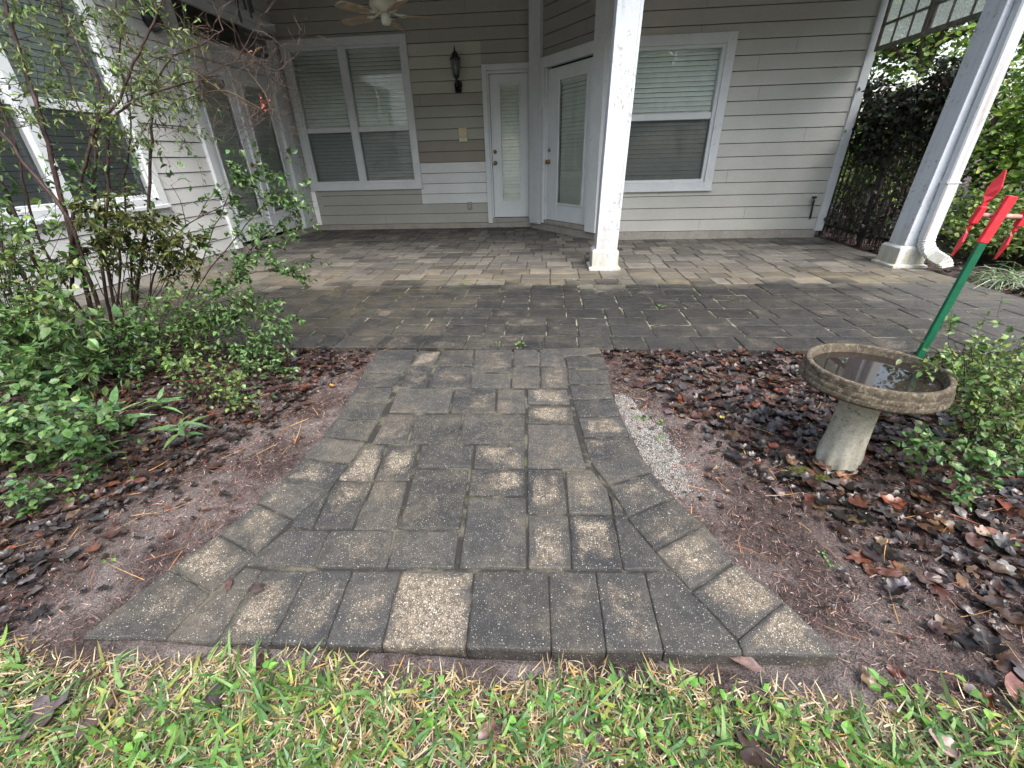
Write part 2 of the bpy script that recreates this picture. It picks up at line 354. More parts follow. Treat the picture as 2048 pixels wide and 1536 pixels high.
# ------------------------------------------------------------------ scattering
def frames(d, nrm):
    d = d/np.linalg.norm(d, axis=1, keepdims=True); x = np.cross(d, nrm); x /= np.linalg.norm(x, axis=1, keepdims=True)+1e-9
    z = np.cross(x, d); return np.stack([x, d, z], axis=2)
def scatter(name, T, P, F, S, C, mat, parent=None, smooth=False, loc=None, cj=None):
    """T: list of (verts, faces); every instance picks one; S scalar or xyz per instance"""
    n = len(P); pick = rng.integers(0, len(T), n); V = []; L = []; N = []; CC = []; base = 0
    S = np.asarray(S, float); S = S[:, None]*np.ones(3) if S.ndim == 1 else S
    for k, (tv, tf) in enumerate(T):
        ii = np.where(pick == k)[0]
        if not len(ii): continue
        tv = np.asarray(tv, float); v = np.einsum('nij,nkj->nki', F[ii], tv[None]*S[ii][:, None, :])+P[ii][:, None, :]
        nv = len(tv); fl = np.array([i for f in tf for i in f]); sz = np.array([len(f) for f in tf])
        L.append((fl[None]+base+np.arange(len(ii))[:, None]*nv).ravel()); N.append(np.tile(sz, len(ii)))
        V.append(v.reshape(-1, 3)); CC.append(np.repeat(C[ii], nv, axis=0)); base += nv*len(ii)
    V = np.concatenate(V)
    if loc is not None: V = V-np.array(loc)
    return mesh_np(name, V, np.concatenate(L), np.concatenate(N), mat, parent, np.clip(np.concatenate(CC), 0, 1), smooth, loc)
def leaf_t(wd=.3, curl=.1, fold=.08, tip=1.0):
    ys = [0, .3, .65, 1.0]; ws = [0.02, wd, wd*.8, 0]
    v = []
    for y, wv in zip(ys, ws):
        z = -curl*y*y; v += [(-wv, y*tip, z+fold*wv/wd), (0, y*tip, z), (wv, y*tip, z+fold*wv/wd)]
    f = []
    for i in range(3):
        a = i*3; b = a+3
        f += [(a, a+1, b+1, b), (a+1, a+2, b+2, b+1)] if i < 2 else [(a, a+1, b+1), (a+1, a+2, b+1)]
    return v, f
T_OV = [leaf_t(.27, .15), leaf_t(.3, .3, .12), leaf_t(.24, .05, .04)]
T_RND = [leaf_t(.38, .15, .1), leaf_t(.42, .3, .12), leaf_t(.36, -.05, .08)]
T_LAN = [leaf_t(.11, .3, .03), leaf_t(.09, .55, .03), leaf_t(.12, .1, .03)]
def litter_t(kind):
    r = random.Random(kind*13+1); P = []; n = 26; k3 = kind % 4
    nl = r.choice([5, 5, 7]); amp = r.uniform(.16, .24); ph0 = r.uniform(-.2, .2)
    for i in range(n):
        a = 2*PI*i/n-PI
        if k3 in (0, 1):                     # lobed maple or sweetgum kind
            lob = abs(math.cos(nl*.5*(a+ph0)))**.8; rad = .30+amp*lob+(.06 if abs(a) < .3 else 0); rad *= .72 if abs(a) > 2.6 else 1
            P.append((rad*math.sin(a)*r.uniform(.93, 1.07), .45+rad*math.cos(a)*1.1*r.uniform(.93, 1.07)))
        elif k3 == 2:                        # oval with a wavy edge
            wv = 1+.07*math.sin(9*a+ph0*9); P.append((.25*math.sin(a)*wv, .5+.55*math.cos(a)*wv))
        else:                                # broad, torn at one side
            tear = .6 if .5+ph0 < a < 1.1+ph0 else 1; P.append((.33*math.sin(a)*tear*r.uniform(.94, 1.05), .5+.46*math.cos(a)*tear*r.uniform(.94, 1.05)))
    c1, c2, ph, fold = r.uniform(-.3, .4), r.uniform(-.3, .45), r.uniform(0, 6), r.uniform(.06, .3)
    def z(x, y): return fold*abs(x)+c1*x*x*1.6+c2*(y-.5)**2*1.2+.045*math.sin(6*x+8*y+ph)+r.uniform(-.012, .012)
    V = [(0, .45, z(0, .45))]+[(x*.55, .45+(y-.45)*.55, z(x*.55, .45+(y-.45)*.55)) for x, y in P]+[(x, y, z(x, y)) for x, y in P]
    F = [(0, 1+(i+1) % n, 1+i) for i in range(n)]+[(1+i, 1+(i+1) % n, 1+n+(i+1) % n, 1+n+i) for i in range(n)]
    return V, F
T_LIT = [litter_t(k) for k in range(16)]
def blade_t(curve, tw, wid=.055, seg=4):
    V = []; F = []
    for i in range(seg+1):
        q = i/seg; wv = wid*(1-q**2.2)+.002; a = curve*q; y = q*math.cos(a*.6); z = q*math.sin(a*.6); x0 = tw*q*q
        V += [(x0-wv, y, z), (x0+wv, y, z)]
    for i in range(seg): F.append((2*i, 2*i+1, 2*i+3, 2*i+2))
    return V, F
def jit(cols, n, j=.2, wts=None):
    c = np.array(cols)[rng.choice(len(cols), n, p=wts)]
    return c*(1+rng.normal(0, j, (n, 1)))*(1+rng.normal(0, .06, (n, 3)))
def rand_dirs(n, zlo=-1, zhi=1):
    z = rng.uniform(zlo, zhi, n); a = rng.uniform(0, 2*PI, n); r = np.sqrt(np.clip(1-z*z, 0, 1)); return np.stack([r*np.cos(a), r*np.sin(a), z], 1)

# ================================================================== GROUND
PATH_PX = [  # tan share, corners traced on the photograph's ground
 # left border
 (.0,[(759,699),(833,699),(822,721),(741,721)]),(.25,[(740,723),(820,724),(804,745),(728,743)]),(.1,[(726,746),(802,747),(787,771),(714,771)]),
 (.05,[(712,775),(784,775),(774,802),(695,800)]),(.05,[(692,805),(771,808),(758,837),(676,836)]),(.05,[(672,841),(754,842),(733,879),(646,871)]),
 (.15,[(642,875),(729,885),(698,924),(607,913)]),(.45,[(603,918),(694,930),(652,975),(567,957)]),(.3,[(562,961),(649,980),(586,1034),(517,1003)]),
 (.55,[(512,1008),(580,1039),(511,1106),(440,1065)]),(.95,[(434,1070),(506,1111),(422,1181),(345,1134)]),(.4,[(336,1138),(417,1187),(326,1276),(165,1271)]),
 # right border
 (.05,[(1077,699),(1197,692),(1202,704),(1132,711)]),(.1,[(1133,714),(1207,713),(1213,735),(1135,734)]),(.1,[(1136,739),(1215,739),(1219,765),(1139,765)]),
 (.05,[(1140,770),(1220,769),(1227,794),(1146,797)]),(.1,[(1147,802),(1229,798),(1241,829),(1157,831)]),(.75,[(1158,836),(1242,833),(1259,869),(1168,871)]),
 (.5,[(1168,877),(1261,874),(1277,903),(1181,919)]),(.2,[(1183,924),(1279,908),(1302,941),(1217,967)]),(.4,[(1220,972),(1305,946),(1344,992),(1255,1029)]),
 (.3,[(1257,1036),(1348,997),(1404,1047),(1310,1096)]),(.55,[(1313,1102),(1409,1051),(1463,1120),(1381,1176)]),(.9,[(1385,1183),(1470,1126),(1567,1200),(1475,1273)]),
 (1.,[(1479,1280),(1571,1204),(1679,1308),(1488,1305)]),
 # front soldier row
 (.3,[(492,1133),(520,1139),(431,1281),(332,1276)]),(.5,[(525,1140),(613,1141),(539,1283),(436,1281)]),(.75,[(618,1142),(702,1142),(648,1286),(544,1283)]),
 (.5,[(707,1142),(799,1142),(760,1289),(653,1286)]),(1.4,[(805,1142),(945,1142),(928,1293),(766,1289)]),(.05,[(951,1142),(1094,1143),(1100,1298),(934,1293)]),
 (.35,[(1099,1143),(1189,1144),(1210,1300),(1105,1298)]),(.35,[(1194,1144),(1287,1145),(1325,1302),(1215,1300)]),(.1,[(1292,1145),(1340,1141),(1379,1182),(1472,1279),(1484,1304),(1331,1302)]),
 # rows, front to back
 (.05,[(577,1058),(657,1061),(625,1131),(494,1128),(509,1110)]),(.3,[(663,1061),(786,1061),(770,1132),(631,1131)]),(.1,[(793,1062),(915,1062),(907,1134),(776,1133)]),
 (.05,[(938,995),(1050,995),(1050,1135),(920,1134)]),(1.,[(1058,1030),(1134,1031),(1140,1135),(1058,1135)]),(.75,[(1140,1031),(1222,1032),(1243,1137),(1146,1136)]),
 (.05,[(1229,1033),(1249,1033),(1306,1100),(1337,1137),(1249,1138)]),
 (.1,[(666,966),(655,983),(588,1038),(582,1052),(623,1054)]),(.5,[(672,964),(744,964),(702,1055),(629,1055)]),(.3,[(750,964),(812,964),(790,1056),(708,1056)]),
 (.1,[(832,939),(936,939),(918,1056),(797,1056)]),(.75,[(943,940),(1048,940),(1048,988),(938,988)]),(.45,[(1056,940),(1125,940),(1133,1025),(1056,1024)]),
 (.5,[(1132,941),(1183,941),(1214,980),(1223,1026),(1139,1025)]),(.05,[(1218,985),(1246,1028),(1229,1028)]),
 (1.1,[(730,890),(770,890),(744,958),(678,957)]),(.8,[(777,890),(837,890),(817,958),(750,958)]),(.15,[(845,890),(946,890),(941,932),(834,932)]),
 (1.,[(953,890),(1048,890),(1048,934),(948,934)]),(.15,[(1056,848),(1147,849),(1157,885),(1171,934),(1056,934)]),
 (.4,[(777,828),(827,828),(811,885),(746,884)]),(.1,[(834,828),(923,829),(912,885),(818,885)]),(.1,[(930,829),(1048,829),(1048,885),(919,885)]),
 (.1,[(797,777),(905,777),(896,823),(779,823)]),(.2,[(911,778),(991,778),(988,824),(903,824)]),(.2,[(997,779),(1049,779),(1049,824),(994,824)]),
 (1.,[(1056,779),(1133,779),(1139,806),(1056,806)]),(.95,[(1056,811),(1141,811),(1148,844),(1056,844)]),
 (.65,[(837,701),(880,702),(868,730),(822,730)]),(.35,[(818,734),(865,734),(851,772),(801,772)]),(.1,[(886,700),(947,699),(944,729),(876,730)]),
 (.2,[(872,734),(943,734),(939,772),(858,772)]),(.25,[(951,699),(1023,699),(1021,742),(947,742)]),(.1,[(945,747),(1021,747),(1019,774),(942,774)]),
 (.1,[(1028,699),(1074,699),(1078,729),(1028,729)]),(.2,[(1026,734),(1078,734),(1079,774),(1024,774)]),(.1,[(1079,700),(1126,711),(1131,730),(1082,730)]),
 (.85,[(1083,735),(1132,735),(1135,774),(1083,774)])]
def inset(P, d):
    c = P.mean(0); n = len(P); out = []
    for i in range(n):
        a, b, e = P[i-1], P[i], P[(i+1) % n]
        u = (b-a)/(np.linalg.norm(b-a)+1e-9); v = (e-b)/(np.linalg.norm(e-b)+1e-9)
        nn = np.array([-u[1], u[0]])+np.array([-v[1], v[0]]); k = np.linalg.norm(nn)
        if k < 1e-6: out.append(b); continue
        nn /= k; cs = max(.5, nn@np.array([-u[1], u[0]]))
        out.append(b+nn*d/cs)
    return np.array(out)
def paver(mb, poly, z, tan, tone, gap=0.0, th=.055):
    P = np.array(poly, float)[:, :2]
    if sum(P[i][0]*P[(i+1) % len(P)][1]-P[(i+1) % len(P)][0]*P[i][1] for i in range(len(P))) < 0: P = P[::-1]
    if gap: P = inset(P, gap)
    n = len(P); Q = []
    for i in range(n):
        a, b, e = P[i-1], P[i], P[(i+1) % n]
        l1, l2 = np.linalg.norm(a-b), np.linalg.norm(e-b); c1 = min(.010, l1*.2); c2 = min(.010, l2*.2)
        p1 = b+(a-b)/l1*c1; p2 = b+(e-b)/l2*c2; mid = (p1+p2)/2*.45+b*.55
        Q += [p1, mid, p2]
        # wavering tumbled edge
        for f in (.33, .66):
            q = b+(e-b)*f; nn = np.array([-(e-b)[1], (e-b)[0]])/l2; Q.append(q+nn*random.uniform(-.0012, .002))
    Q = np.array(Q); m = len(Q)
    tx, ty = random.gauss(0, .006), random.gauss(0, .006); c = Q.mean(0)
    def zz(p, dz): return z+dz+tx*(p[0]-c[0])+ty*(p[1]-c[1])
    small = min(np.ptp(P[:, 0]), np.ptp(P[:, 1])); k2 = min(.022, small*.2)
    rings = [(Q, -th, 0), (Q, -.007, 0), (inset(Q, .0025), -.002, 0), (inset(Q, .007), 0, .1)]
    cc = c; R4 = cc+(Q-cc)*(1-2*k2/max(small, .05)); rings.append((R4, .0005, .5)); rings.append((cc+(Q-cc)*.62, .0005, .85)); rings.append((cc+(Q-cc)*.35, .0006, 1))
    V = []; C = []
    for Rg, dz, e in rings:
        for p in Rg: V.append((p[0], p[1], zz(p, dz))); C.append((min(1, tan), tone, e))
    F = [(k*m+i, k*m+(i+1) % m, (k+1)*m+(i+1) % m, (k+1)*m+i) for k in range(len(rings)-1) for i in range(m)]
    F.append(tuple((len(rings)-1)*m+i for i in range(m)))
    b = len(mb.v); mb.v += V; mb.c += C
    for f in F: mb.l += [b+i for i in f]; mb.n.append(len(f))
mb = MB()
for tan, px in PATH_PX:
    paver(mb, [gp(u, v)[:2] for u, v in px], random.uniform(-.002, .0015), tan*(.64 if .7 < tan <= 1 else .95)+.06, random.random(), -.0033)
tag(mb.build('path', M['path']), kind='structure')
mb = MB(); outl = [(759,702),(728,744),(694,803),(644,873),(604,917),(565,959),(514,1006),(437,1068),(340,1136),(180,1268),(650,1283),(931,1290),(1320,1299),(1665,1304),(1567,1203),(1465,1123),(1404,1050),(1303,945),(1277,907),(1259,873),(1227,798),(1200,702)]
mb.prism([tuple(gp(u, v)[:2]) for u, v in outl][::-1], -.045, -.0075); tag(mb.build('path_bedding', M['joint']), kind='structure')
# patio
X0, X1, Y0, Y1 = -4.11, 3.73, 2.47, 7.80
def in_house(x, y):
    return (y > 6.45 and x > .72) or (y > 7.8-(x+.226)*1.43+.05 and x > -.226 and y > 6.4)
mb = MB(); y = Y0; k = 0
while y < Y1:
    h = .218 if (k == 0 or random.random() < .6) else .363
    x = X0-random.uniform(0, .12)
    while x < X1:
        wd = random.choice([.145, .218, .29, .29]) if h < .3 else random.choice([.145, .218, .29, .29])
        xa, xb = max(x, X0), min(x+wd, X1)
        if xb-xa > .03:
            parts = [(y, y+h)] if h < .3 else random.choice([[(y, y+.145), (y+.145, y+h)], [(y, y+.218), (y+.218, y+h)], [(y, y+.218), (y+.218, y+h)]])
            for a, b in parts:
                if a > Y1-.02 or in_house((xa+xb)/2, (a+b)/2): continue
                b = min(b, Y1)
                g2 = (.0048 if .1 < xa < 1.5 and a > 2.6 else .0034) if a < 4 else .0042
                jj = lambda: random.uniform(-.0025, .0025)
                tn = random.choice([0, .05, .1, .3, .6, .9]) if a > 3.9 else random.choice([0, .05, .1, .15, .35, .7])
                paver(mb, [(xa+jj(), a+jj()), (xb+jj(), a+jj()), (xb+jj(), b+jj()), (xa+jj(), b+jj())], random.uniform(-.003, .002), tn, random.random(), g2)
        x += wd
    y += h; k += 1
tag(mb.build('patio', M['patio']), kind='structure')
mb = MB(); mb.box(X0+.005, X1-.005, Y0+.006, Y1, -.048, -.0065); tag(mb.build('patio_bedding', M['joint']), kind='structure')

# soil sheet: fine near the camera, reaching far
def axis(fine, step, far):
    a = list(np.arange(fine[0], fine[1], step)); s = step; x = a[0]; lo = []
    while x > -far: s *= 1.25; x -= s; lo.append(x)
    s = step; x = a[-1]; hi = []
    while x < far: s *= 1.25; x += s; hi.append(x)
    return np.array(lo[::-1]+a+hi)
xs = axis((-3.6, 3.6), .016, 150); ys = axis((.25, 2.5), .016, 150)
XX, YY = np.meshgrid(xs, ys, indexing='ij')
def vnoise(x, y, s, seed):
    r = np.random.default_rng(seed); G = r.random((64, 64)); u = x*s; v = y*s
    i = np.floor(u).astype(int); j = np.floor(v).astype(int); a = u-i; b = v-j; a = a*a*(3-2*a); b = b*b*(3-2*b)
    g = lambda p, q: G[p % 64, q % 64]
    return (g(i, j)*(1-a)+g(i+1, j)*a)*(1-b)+(g(i, j+1)*(1-a)+g(i+1, j+1)*a)*b
def ground_z(x, y):
    x = np.asarray(x, float); y = np.asarray(y, float)
    near = (np.abs(x) < 4) & (y < 2.6) & (y > -.5)
    z = -.026+(vnoise(x, y, 3, 1)-.5)*.02+(vnoise(x, y, 12, 2)-.5)*.008+np.where(near, (vnoise(x, y, 40, 3)-.5)*.006, 0)
    pl, pr = path_lr(y)
    under = (x > pl+.02) & (x < pr-.02) & (y > .6) & (y < 2.6); z = np.where(under, -.055, z)
    z = np.where((x > X0-.3) & (x < X1-.01) & (y > Y0+.01) & (y < 9), -.058, z)
    z = np.where((y < .64) & (y > -3), z+.008, z)
    return z
_l = [gp(u, v) for u, v in ((180,1268),(340,1136),(437,1068),(514,1006),(604,917),(644,873),(694,803),(728,744),(759,702))]
_r = [gp(u, v) for u, v in ((1665,1304),(1567,1203),(1465,1123),(1404,1050),(1303,945),(1259,873),(1227,798),(1219,765),(1200,702))]
def path_lr(y):
    return (np.interp(y, [p[1] for p in _l], [p[0] for p in _l]), np.interp(y, [p[1] for p in _r], [p[0] for p in _r]))
ZZ = ground_z(XX, YY); nx, ny = XX.shape
V = np.stack([XX.ravel(), YY.ravel(), ZZ.ravel()], 1); ii = np.arange(nx-1)[:, None]*ny+np.arange(ny-1)[None]
L = np.stack([ii, ii+ny, ii+ny+1, ii+1], -1).reshape(-1)
tag(mesh_np('ground', V, L, np.full(L.size//4, 4), M['soil'], smooth=True), kind='structure')
def gz(x, y): return ground_z(x, y)

# ---- lawn
def lawn_edge(x): return .548+.015*x+.02*np.sin(7*x)+.012*np.sin(23*x+1)
def lawn(n, T, lo, hi, wlo, whi, cols, wts, el, mat, name, reach=0, zoff=0):
    x = rng.uniform(-2.2, 2.2, n); y = rng.uniform(-.25, .62, n); e = lawn_edge(x)+rng.normal(0, .018, n)+reach
    cl = vnoise(x+9, y+9, 9, 5); keep = (y < e) & (rng.random(n) < .45+cl); x, y = x[keep], y[keep]; m = len(x)
    a = rng.uniform(0, 2*PI, m); el_ = rng.uniform(el[0], el[1], m); d = np.stack([np.cos(a)*np.cos(el_), np.sin(a)*np.cos(el_), np.sin(el_)], 1)
    nn = np.tile([0, 0, 1.], (m, 1))+rng.normal(0, .35, (m, 3)); F = frames(d, nn); S = np.stack([rng.uniform(wlo, whi, m)]+[rng.uniform(lo, hi, m)]*1+[rng.uniform(lo, hi, m)], 1)
    P = np.stack([x, y, gz(x, y)+rng.uniform(-.004, .012, m)+zoff], 1)
    scat = jit(cols, m, .22, wts); return scatter(name, T, P, F, S, scat, mat)
TB = [blade_t(c, w_) for c, w_ in ((-.9, .1), (-.4, -.15), (-1.6, .3), (.3, .05), (-1.2, -.3))]
o = lawn(95000, TB, .02, .05, .016, .034, [(.50, .41, .24), (.36, .27, .14), (.60, .52, .36), (.12, .08, .04), (.46, .29, .08)], [.34, .26, .2, .12, .08], (-.1, .8), M['grass'], 'dry_grass', .006)
tag(o, 'straw coloured dead grass thatch in the lawn along the bottom', 'grass', kind='stuff')
o = lawn(20000, TB, .03, .075, .045, .085, [(.10, .22, .045), (.15, .28, .06), (.06, .14, .035), (.28, .32, .07), (.11, .23, .09)], [.3, .25, .2, .12, .13], (.05, 1.1), M['grass'], 'green_grass', -.022, .004)
tag(o, 'green coarse lawn grass blades growing through the thatch', 'grass', kind='stuff')

# ---- leaf litter
def bed_pts(n, side, d0f, rampf, xlim=4.2, ylim=(.55, 2.47)):
    out = []
    x = rng.uniform(-xlim, xlim, n*3); y = rng.uniform(ylim[0], ylim[1], n*3); pl, pr = path_lr(y)
    d = np.where(x < (pl+pr)/2, pl-x, x-pr); d0 = np.interp(y, *d0f); p = np.clip((d-d0)/rampf, 0, 1)*(.55+.9*vnoise(x+3, y+5, 5, 9))
    k = (rng.random(n*3) < p) & (d > .005); return x[k][:n], y[k][:n]
LITC = [(.020, .014, .012), (.045, .024, .018), (.085, .042, .028), (.13, .050, .030), (.085, .075, .076), (.15, .125, .118), (.16, .095, .055), (.20, .055, .025)]
LITW = [.27, .25, .16, .06, .13, .06, .05, .02]
def litter(name, x, y, slo, shi, zr, label, tilt=.28, cols=LITC, wts=LITW):
    m = len(x); a = rng.uniform(0, 2*PI, m); t_ = rng.normal(0, tilt*.5, m)
    d = np.stack([np.cos(a)*np.cos(t_), np.sin(a)*np.cos(t_), np.sin(t_)], 1); nn = np.tile([0, 0, 1.], (m, 1))+rng.normal(0, tilt*.5, (m, 3))
    P = np.stack([x, y, gz(x, y)+.006+rng.uniform(0, zr, m)], 1)
    S = rng.uniform(slo, shi, m); S3 = np.stack([S*rng.uniform(.75, 1.1, m), S, S*rng.uniform(.7, 1.5, m)], 1)
    o = scatter(name, T_LIT, P, frames(d, nn), S3, jit(cols, m, .25, wts)*.8, M['litter'], smooth=True); return tag(o, label, 'leaves', kind='stuff')
D0 = ([.55, .8, 1.2, 1.6, 2.0, 2.4], [.20, .28, .36, .27, .09, .0])
x, y = bed_pts(11000, 0, D0, .22); k = x < -.3
litter('leaf_litter', x[k], y[k], .024, .056, .016, 'dark wet fallen leaves covering the soil bed left of the path')
litter('leaf_litter', x[~k], y[~k], .026, .070, .016, 'dark wet fallen leaves covering the soil bed around the birdbath')
x, y = bed_pts(5500, 0, ([.5, 2.4], [.0, .0]), .5); litter('leaf_fragments', x, y, .012, .03, .012, 'small broken leaf pieces and bark chips in the beds')
x = rng.uniform(3.75, 9, 3800); y = rng.uniform(1.5, 11, 3800); litter('leaf_litter', x, y, .06, .11, .03, 'brown fallen leaves on the ground right of the patio')
x = rng.uniform(-2, 2, 120); y = rng.uniform(-.1, .6, 120); litter('leaf_litter', x, y, .022, .05, .006, 'small dead leaves caught in the lawn grass', .7)
# mulch fibres and pine needles
def strips(name, x, y, lo, hi, wd, cols, wts, label, zo=.004, el=.25, T=None):
    m = len(x); a = rng.uniform(0, 2*PI, m); e = rng.normal(0, el, m)
    d = np.stack([np.cos(a)*np.cos(e), np.sin(a)*np.cos(e), np.sin(e)], 1); nn = np.tile([0, 0, 1.], (m, 1))+rng.normal(0, .3, (m, 3))
    L_ = rng.uniform(lo, hi, m); S = np.stack([L_*0+wd*rng.uniform(.6, 1.3, m), L_, L_], 1); P = np.stack([x, y, gz(x, y)+rng.uniform(0, 2*zo, m)], 1)
    return tag(scatter(name, T or TS, P, frames(d, nn), S, jit(cols, m, .25, wts), M['fibre']), label, 'mulch', kind='stuff')
TS = [blade_t(c, w_, 1.0, 3) for c, w_ in ((-.2, .1), (.3, -.2), (-.5, 8), (.1, -9))]
pool_x = rng.uniform(-2.6, 3.4, 130000); pool_y = rng.uniform(.56, 2.46, 130000); pl, pr = path_lr(pool_y); k = (pool_x < pl-.006) | (pool_x > pr+.006)
x, y = pool_x[k], pool_y[k]; pl, pr = path_lr(y); d = np.where(x < -.3, pl-x, x-pr); kk = rng.random(len(x)) < (.15+1.1*vnoise(x, y, 6, 21))*np.clip(1.3-d*.7, .2, 1)
strips('mulch_fibres', x[kk], y[kk], .006, .030, .0010, [(.10, .05, .04), (.20, .11, .09), (.05, .028, .024), (.34, .24, .19)], [.35, .25, .25, .15], 'fine reddish brown mulch fibres on the bare soil by the path', .005)
x, y = pool_x[k][40000:40650], pool_y[k][40000:40650]
strips('pine_needles', x, y, .07, .16, .0011, [(.42, .20, .07), (.30, .11, .04), (.50, .30, .12)], [.4, .35, .25], 'long orange brown pine needles lying over the beds', .012, .1)
x, y = bed_pts(170, 0, ([.5, 2.4], [.0, .0]), .4)
o = strips('twigs', x, y, .03, .13, .0022, [(.12, .085, .065), (.25, .20, .16), (.06, .04, .035)], [.5, .25, .25], 'short broken twigs lying on the beds', .012, .15)
# gravel strip
gpoly = np.array([gp(u, v, -.02)[:2] for u, v in ((1226,783),(1258,792),(1278,820),(1330,862),(1362,915),(1385,985),(1350,1000),(1306,948),(1280,908),(1262,872),(1243,832))])
def inpoly(x, y, P):
    c = np.zeros(len(x), bool)
    for i in range(len(P)):
        (x1, y1), (x2, y2) = P[i], P[i-1]
        c ^= ((y1 > y) != (y2 > y)) & (x < (x2-x1)*(y-y1)/(y2-y1+1e-12)+x1)
    return c
x = rng.uniform(gpoly[:, 0].min(), gpoly[:, 0].max(), 40000); y = rng.uniform(gpoly[:, 1].min(), gpoly[:, 1].max(), 40000); k = inpoly(x+(vnoise(x, y, 30, 77)-.5)*.03, y+(vnoise(x, y, 30, 78)-.5)*.03, gpoly); x, y = x[k][:13000], y[k][:13000]; m = len(x)
def rock_t(s):
    r = random.Random(s); V = [(0, 0, .8)]+[(math.cos(a)*r.uniform(.7, 1.1), math.sin(a)*r.uniform(.7, 1.1), r.uniform(-.1, .3)) for a in [i*2*PI/6 for i in range(6)]]+[(0, 0, -.6)]
    return V, [(0, 1+i, 1+(i+1) % 6) for i in range(6)]+[(7, 1+(i+1) % 6, 1+i) for i in range(6)]
TR = [rock_t(i) for i in range(5)]
far = rng.random(m) < .16; x = np.where(far, x+np.abs(rng.normal(0, .05, m)), x); y = np.where(far, y+rng.normal(0, .07, m), y)
dd = rand_dirs(m); o = scatter('gravel', TR, np.stack([x, y, gz(x, y)+rng.uniform(.001, .004, m)], 1), frames(dd, rand_dirs(m)), rng.uniform(.0009, .0028, m), jit([(.36, .36, .34), (.24, .23, .21), (.46, .45, .42), (.09, .08, .07)], m, .12, [.4, .25, .2, .15]), M['gravel'])
tag(o, 'strip of fine white gravel along the right edge of the path', 'gravel', kind='stuff')
x, y = pool_x[k_ := ((pool_x < path_lr(pool_y)[0]) | (pool_x > path_lr(pool_y)[1]))][50000:53500], pool_y[k_][50000:53500]; m = len(x)
o = scatter('sand_grit', TR, np.stack([x, y, gz(x, y)+.002], 1), frames(rand_dirs(m), rand_dirs(m)), rng.uniform(.001, .003, m), jit([(.5, .46, .42), (.3, .26, .24)], m, .2), M['gravel']); tag(o, 'pale grit scattered on the soil of the beds', 'grit', kind='stuff')
# ================================================================== HOUSE
YA, YC, XL = 7.80, 6.41, -4.11
A0 = np.array([-.226, 7.698]); C0 = np.array([.695, 6.421]); BD = (C0-A0)/np.linalg.norm(C0-A0); BN = np.array([-BD[1], BD[0]])*-1   # BN points to the porch
if BN[1] > 0: BN = -BN
house = empty('house', (0, 0, 0), 'beige lap sided house wing with white windows and doors wrapped round the covered porch', 'house')
class Wall:
    """frame on a wall: u along, n outwards, z up"""
    def __init__(s, o, u, n): s.o = np.array([*o, 0.]); s.u = np.array([*u, 0.]); s.n = np.array([*n, 0.])
    def p(s, u, n, z): return s.o+s.u*u+s.n*n+np.array([0, 0, z])
    def box(s, mb, u0, u1, n0, n1, z0, z1, bev=.003, col=(1, 1, 1)):
        a, b = s.u*(u1-u0), s.n*(n1-n0)
        if np.cross(a, b)[2] > 0: mb.obox(s.p(u0, n0, z0), a, b, (0, 0, z1-z0), bev, col)
        else: mb.obox(s.p(u1, n0, z0), -a, b, (0, 0, z1-z0), bev, col)
WA = Wall((0, YA), (1, 0), (0, -1)); WC = Wall((0, YC), (1, 0), (0, -1)); WL = Wall((XL, 0), (0, 1), (1, 0)); WB = Wall(A0, BD, BN)
BASE = (.335, .338, .305)  # same siding throughout
def siding(wl, u0, u1, z0, z1, exp, holes, name='siding', patches=(), base=BASE):
    mb = MB(); z = z0; k = 0; R = random.Random(int(u0*10)+5)
    while z < z1:
        zt = min(z+exp, z1); cuts = {u0, u1}
        for h in holes:
            if h[2] < zt-.002 and h[3] > z+.002: cuts |= {max(u0, min(u1, h[0])), max(u0, min(u1, h[1]))}
        for q in patches:
            if q[2]-.01 <= (z+zt)/2 <= q[3]+.01: cuts |= {q[0], q[1]}
        jn = u0+R.random()*(u1-u0); cs = sorted(cuts)
        for a, b in zip(cs[:-1], cs[1:]):
            if b-a < .004: continue
            um = (a+b)/2; segs = [(z, zt)]
            for h in holes:
                if h[0]-.001 < um < h[1]+.001:
                    ns = []
                    for s0, s1 in segs:
                        if h[3] <= s0 or h[2] >= s1: ns.append((s0, s1)); continue
                        if h[2] > s0: ns.append((s0, h[2]))
                        if h[3] < s1: ns.append((h[3], s1))
                    segs = ns
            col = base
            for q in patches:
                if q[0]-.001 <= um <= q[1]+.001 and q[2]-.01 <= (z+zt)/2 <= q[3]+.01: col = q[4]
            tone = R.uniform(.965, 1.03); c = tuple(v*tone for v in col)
            ab = [(a, b)]
            if a < jn-.05 and b > jn+.05 and col is base: ab = [(a, jn-.0012), (jn+.0012, b)]
            for a_, b_ in ab:
                for s0, s1 in segs:
                    if s1-s0 < .012: continue
                    gp_ = .008 if abs(s0-z) < .001 else 0
                    n0 = .008*(1-(s0-z)/exp)+.002; n1 = .008*(1-(s1-z)/exp)+.002
                    P = [wl.p(a_, n0, s0), wl.p(b_, n0, s0), wl.p(b_, n1, s1), wl.p(a_, n1, s1), wl.p(a_, -.004, s0), wl.p(b_, -.004, s0)]
                    P2 = [(0, 1, 2, 3), (4, 5, 1, 0)]
                    P[0] = wl.p(a_, n0, s0+gp_); P[1] = wl.p(b_, n0, s0+gp_); P[4] = wl.p(a_, -.03, s0+gp_); P[5] = wl.p(b_, -.03, s0+gp_)
                    mb.add(P, P2 if np.cross(wl.u, [0, 0, 1])@wl.n > 0 else [f[::-1] for f in P2], c)
        z += exp; k += 1
    return mb.build(name, M['siding'], house)
W1 = (-4.06, -2.10, .646, 2.715); D1 = (-1.0, -.222, .075, 2.312); W3 = (.86, 2.184, .62, 2.29)
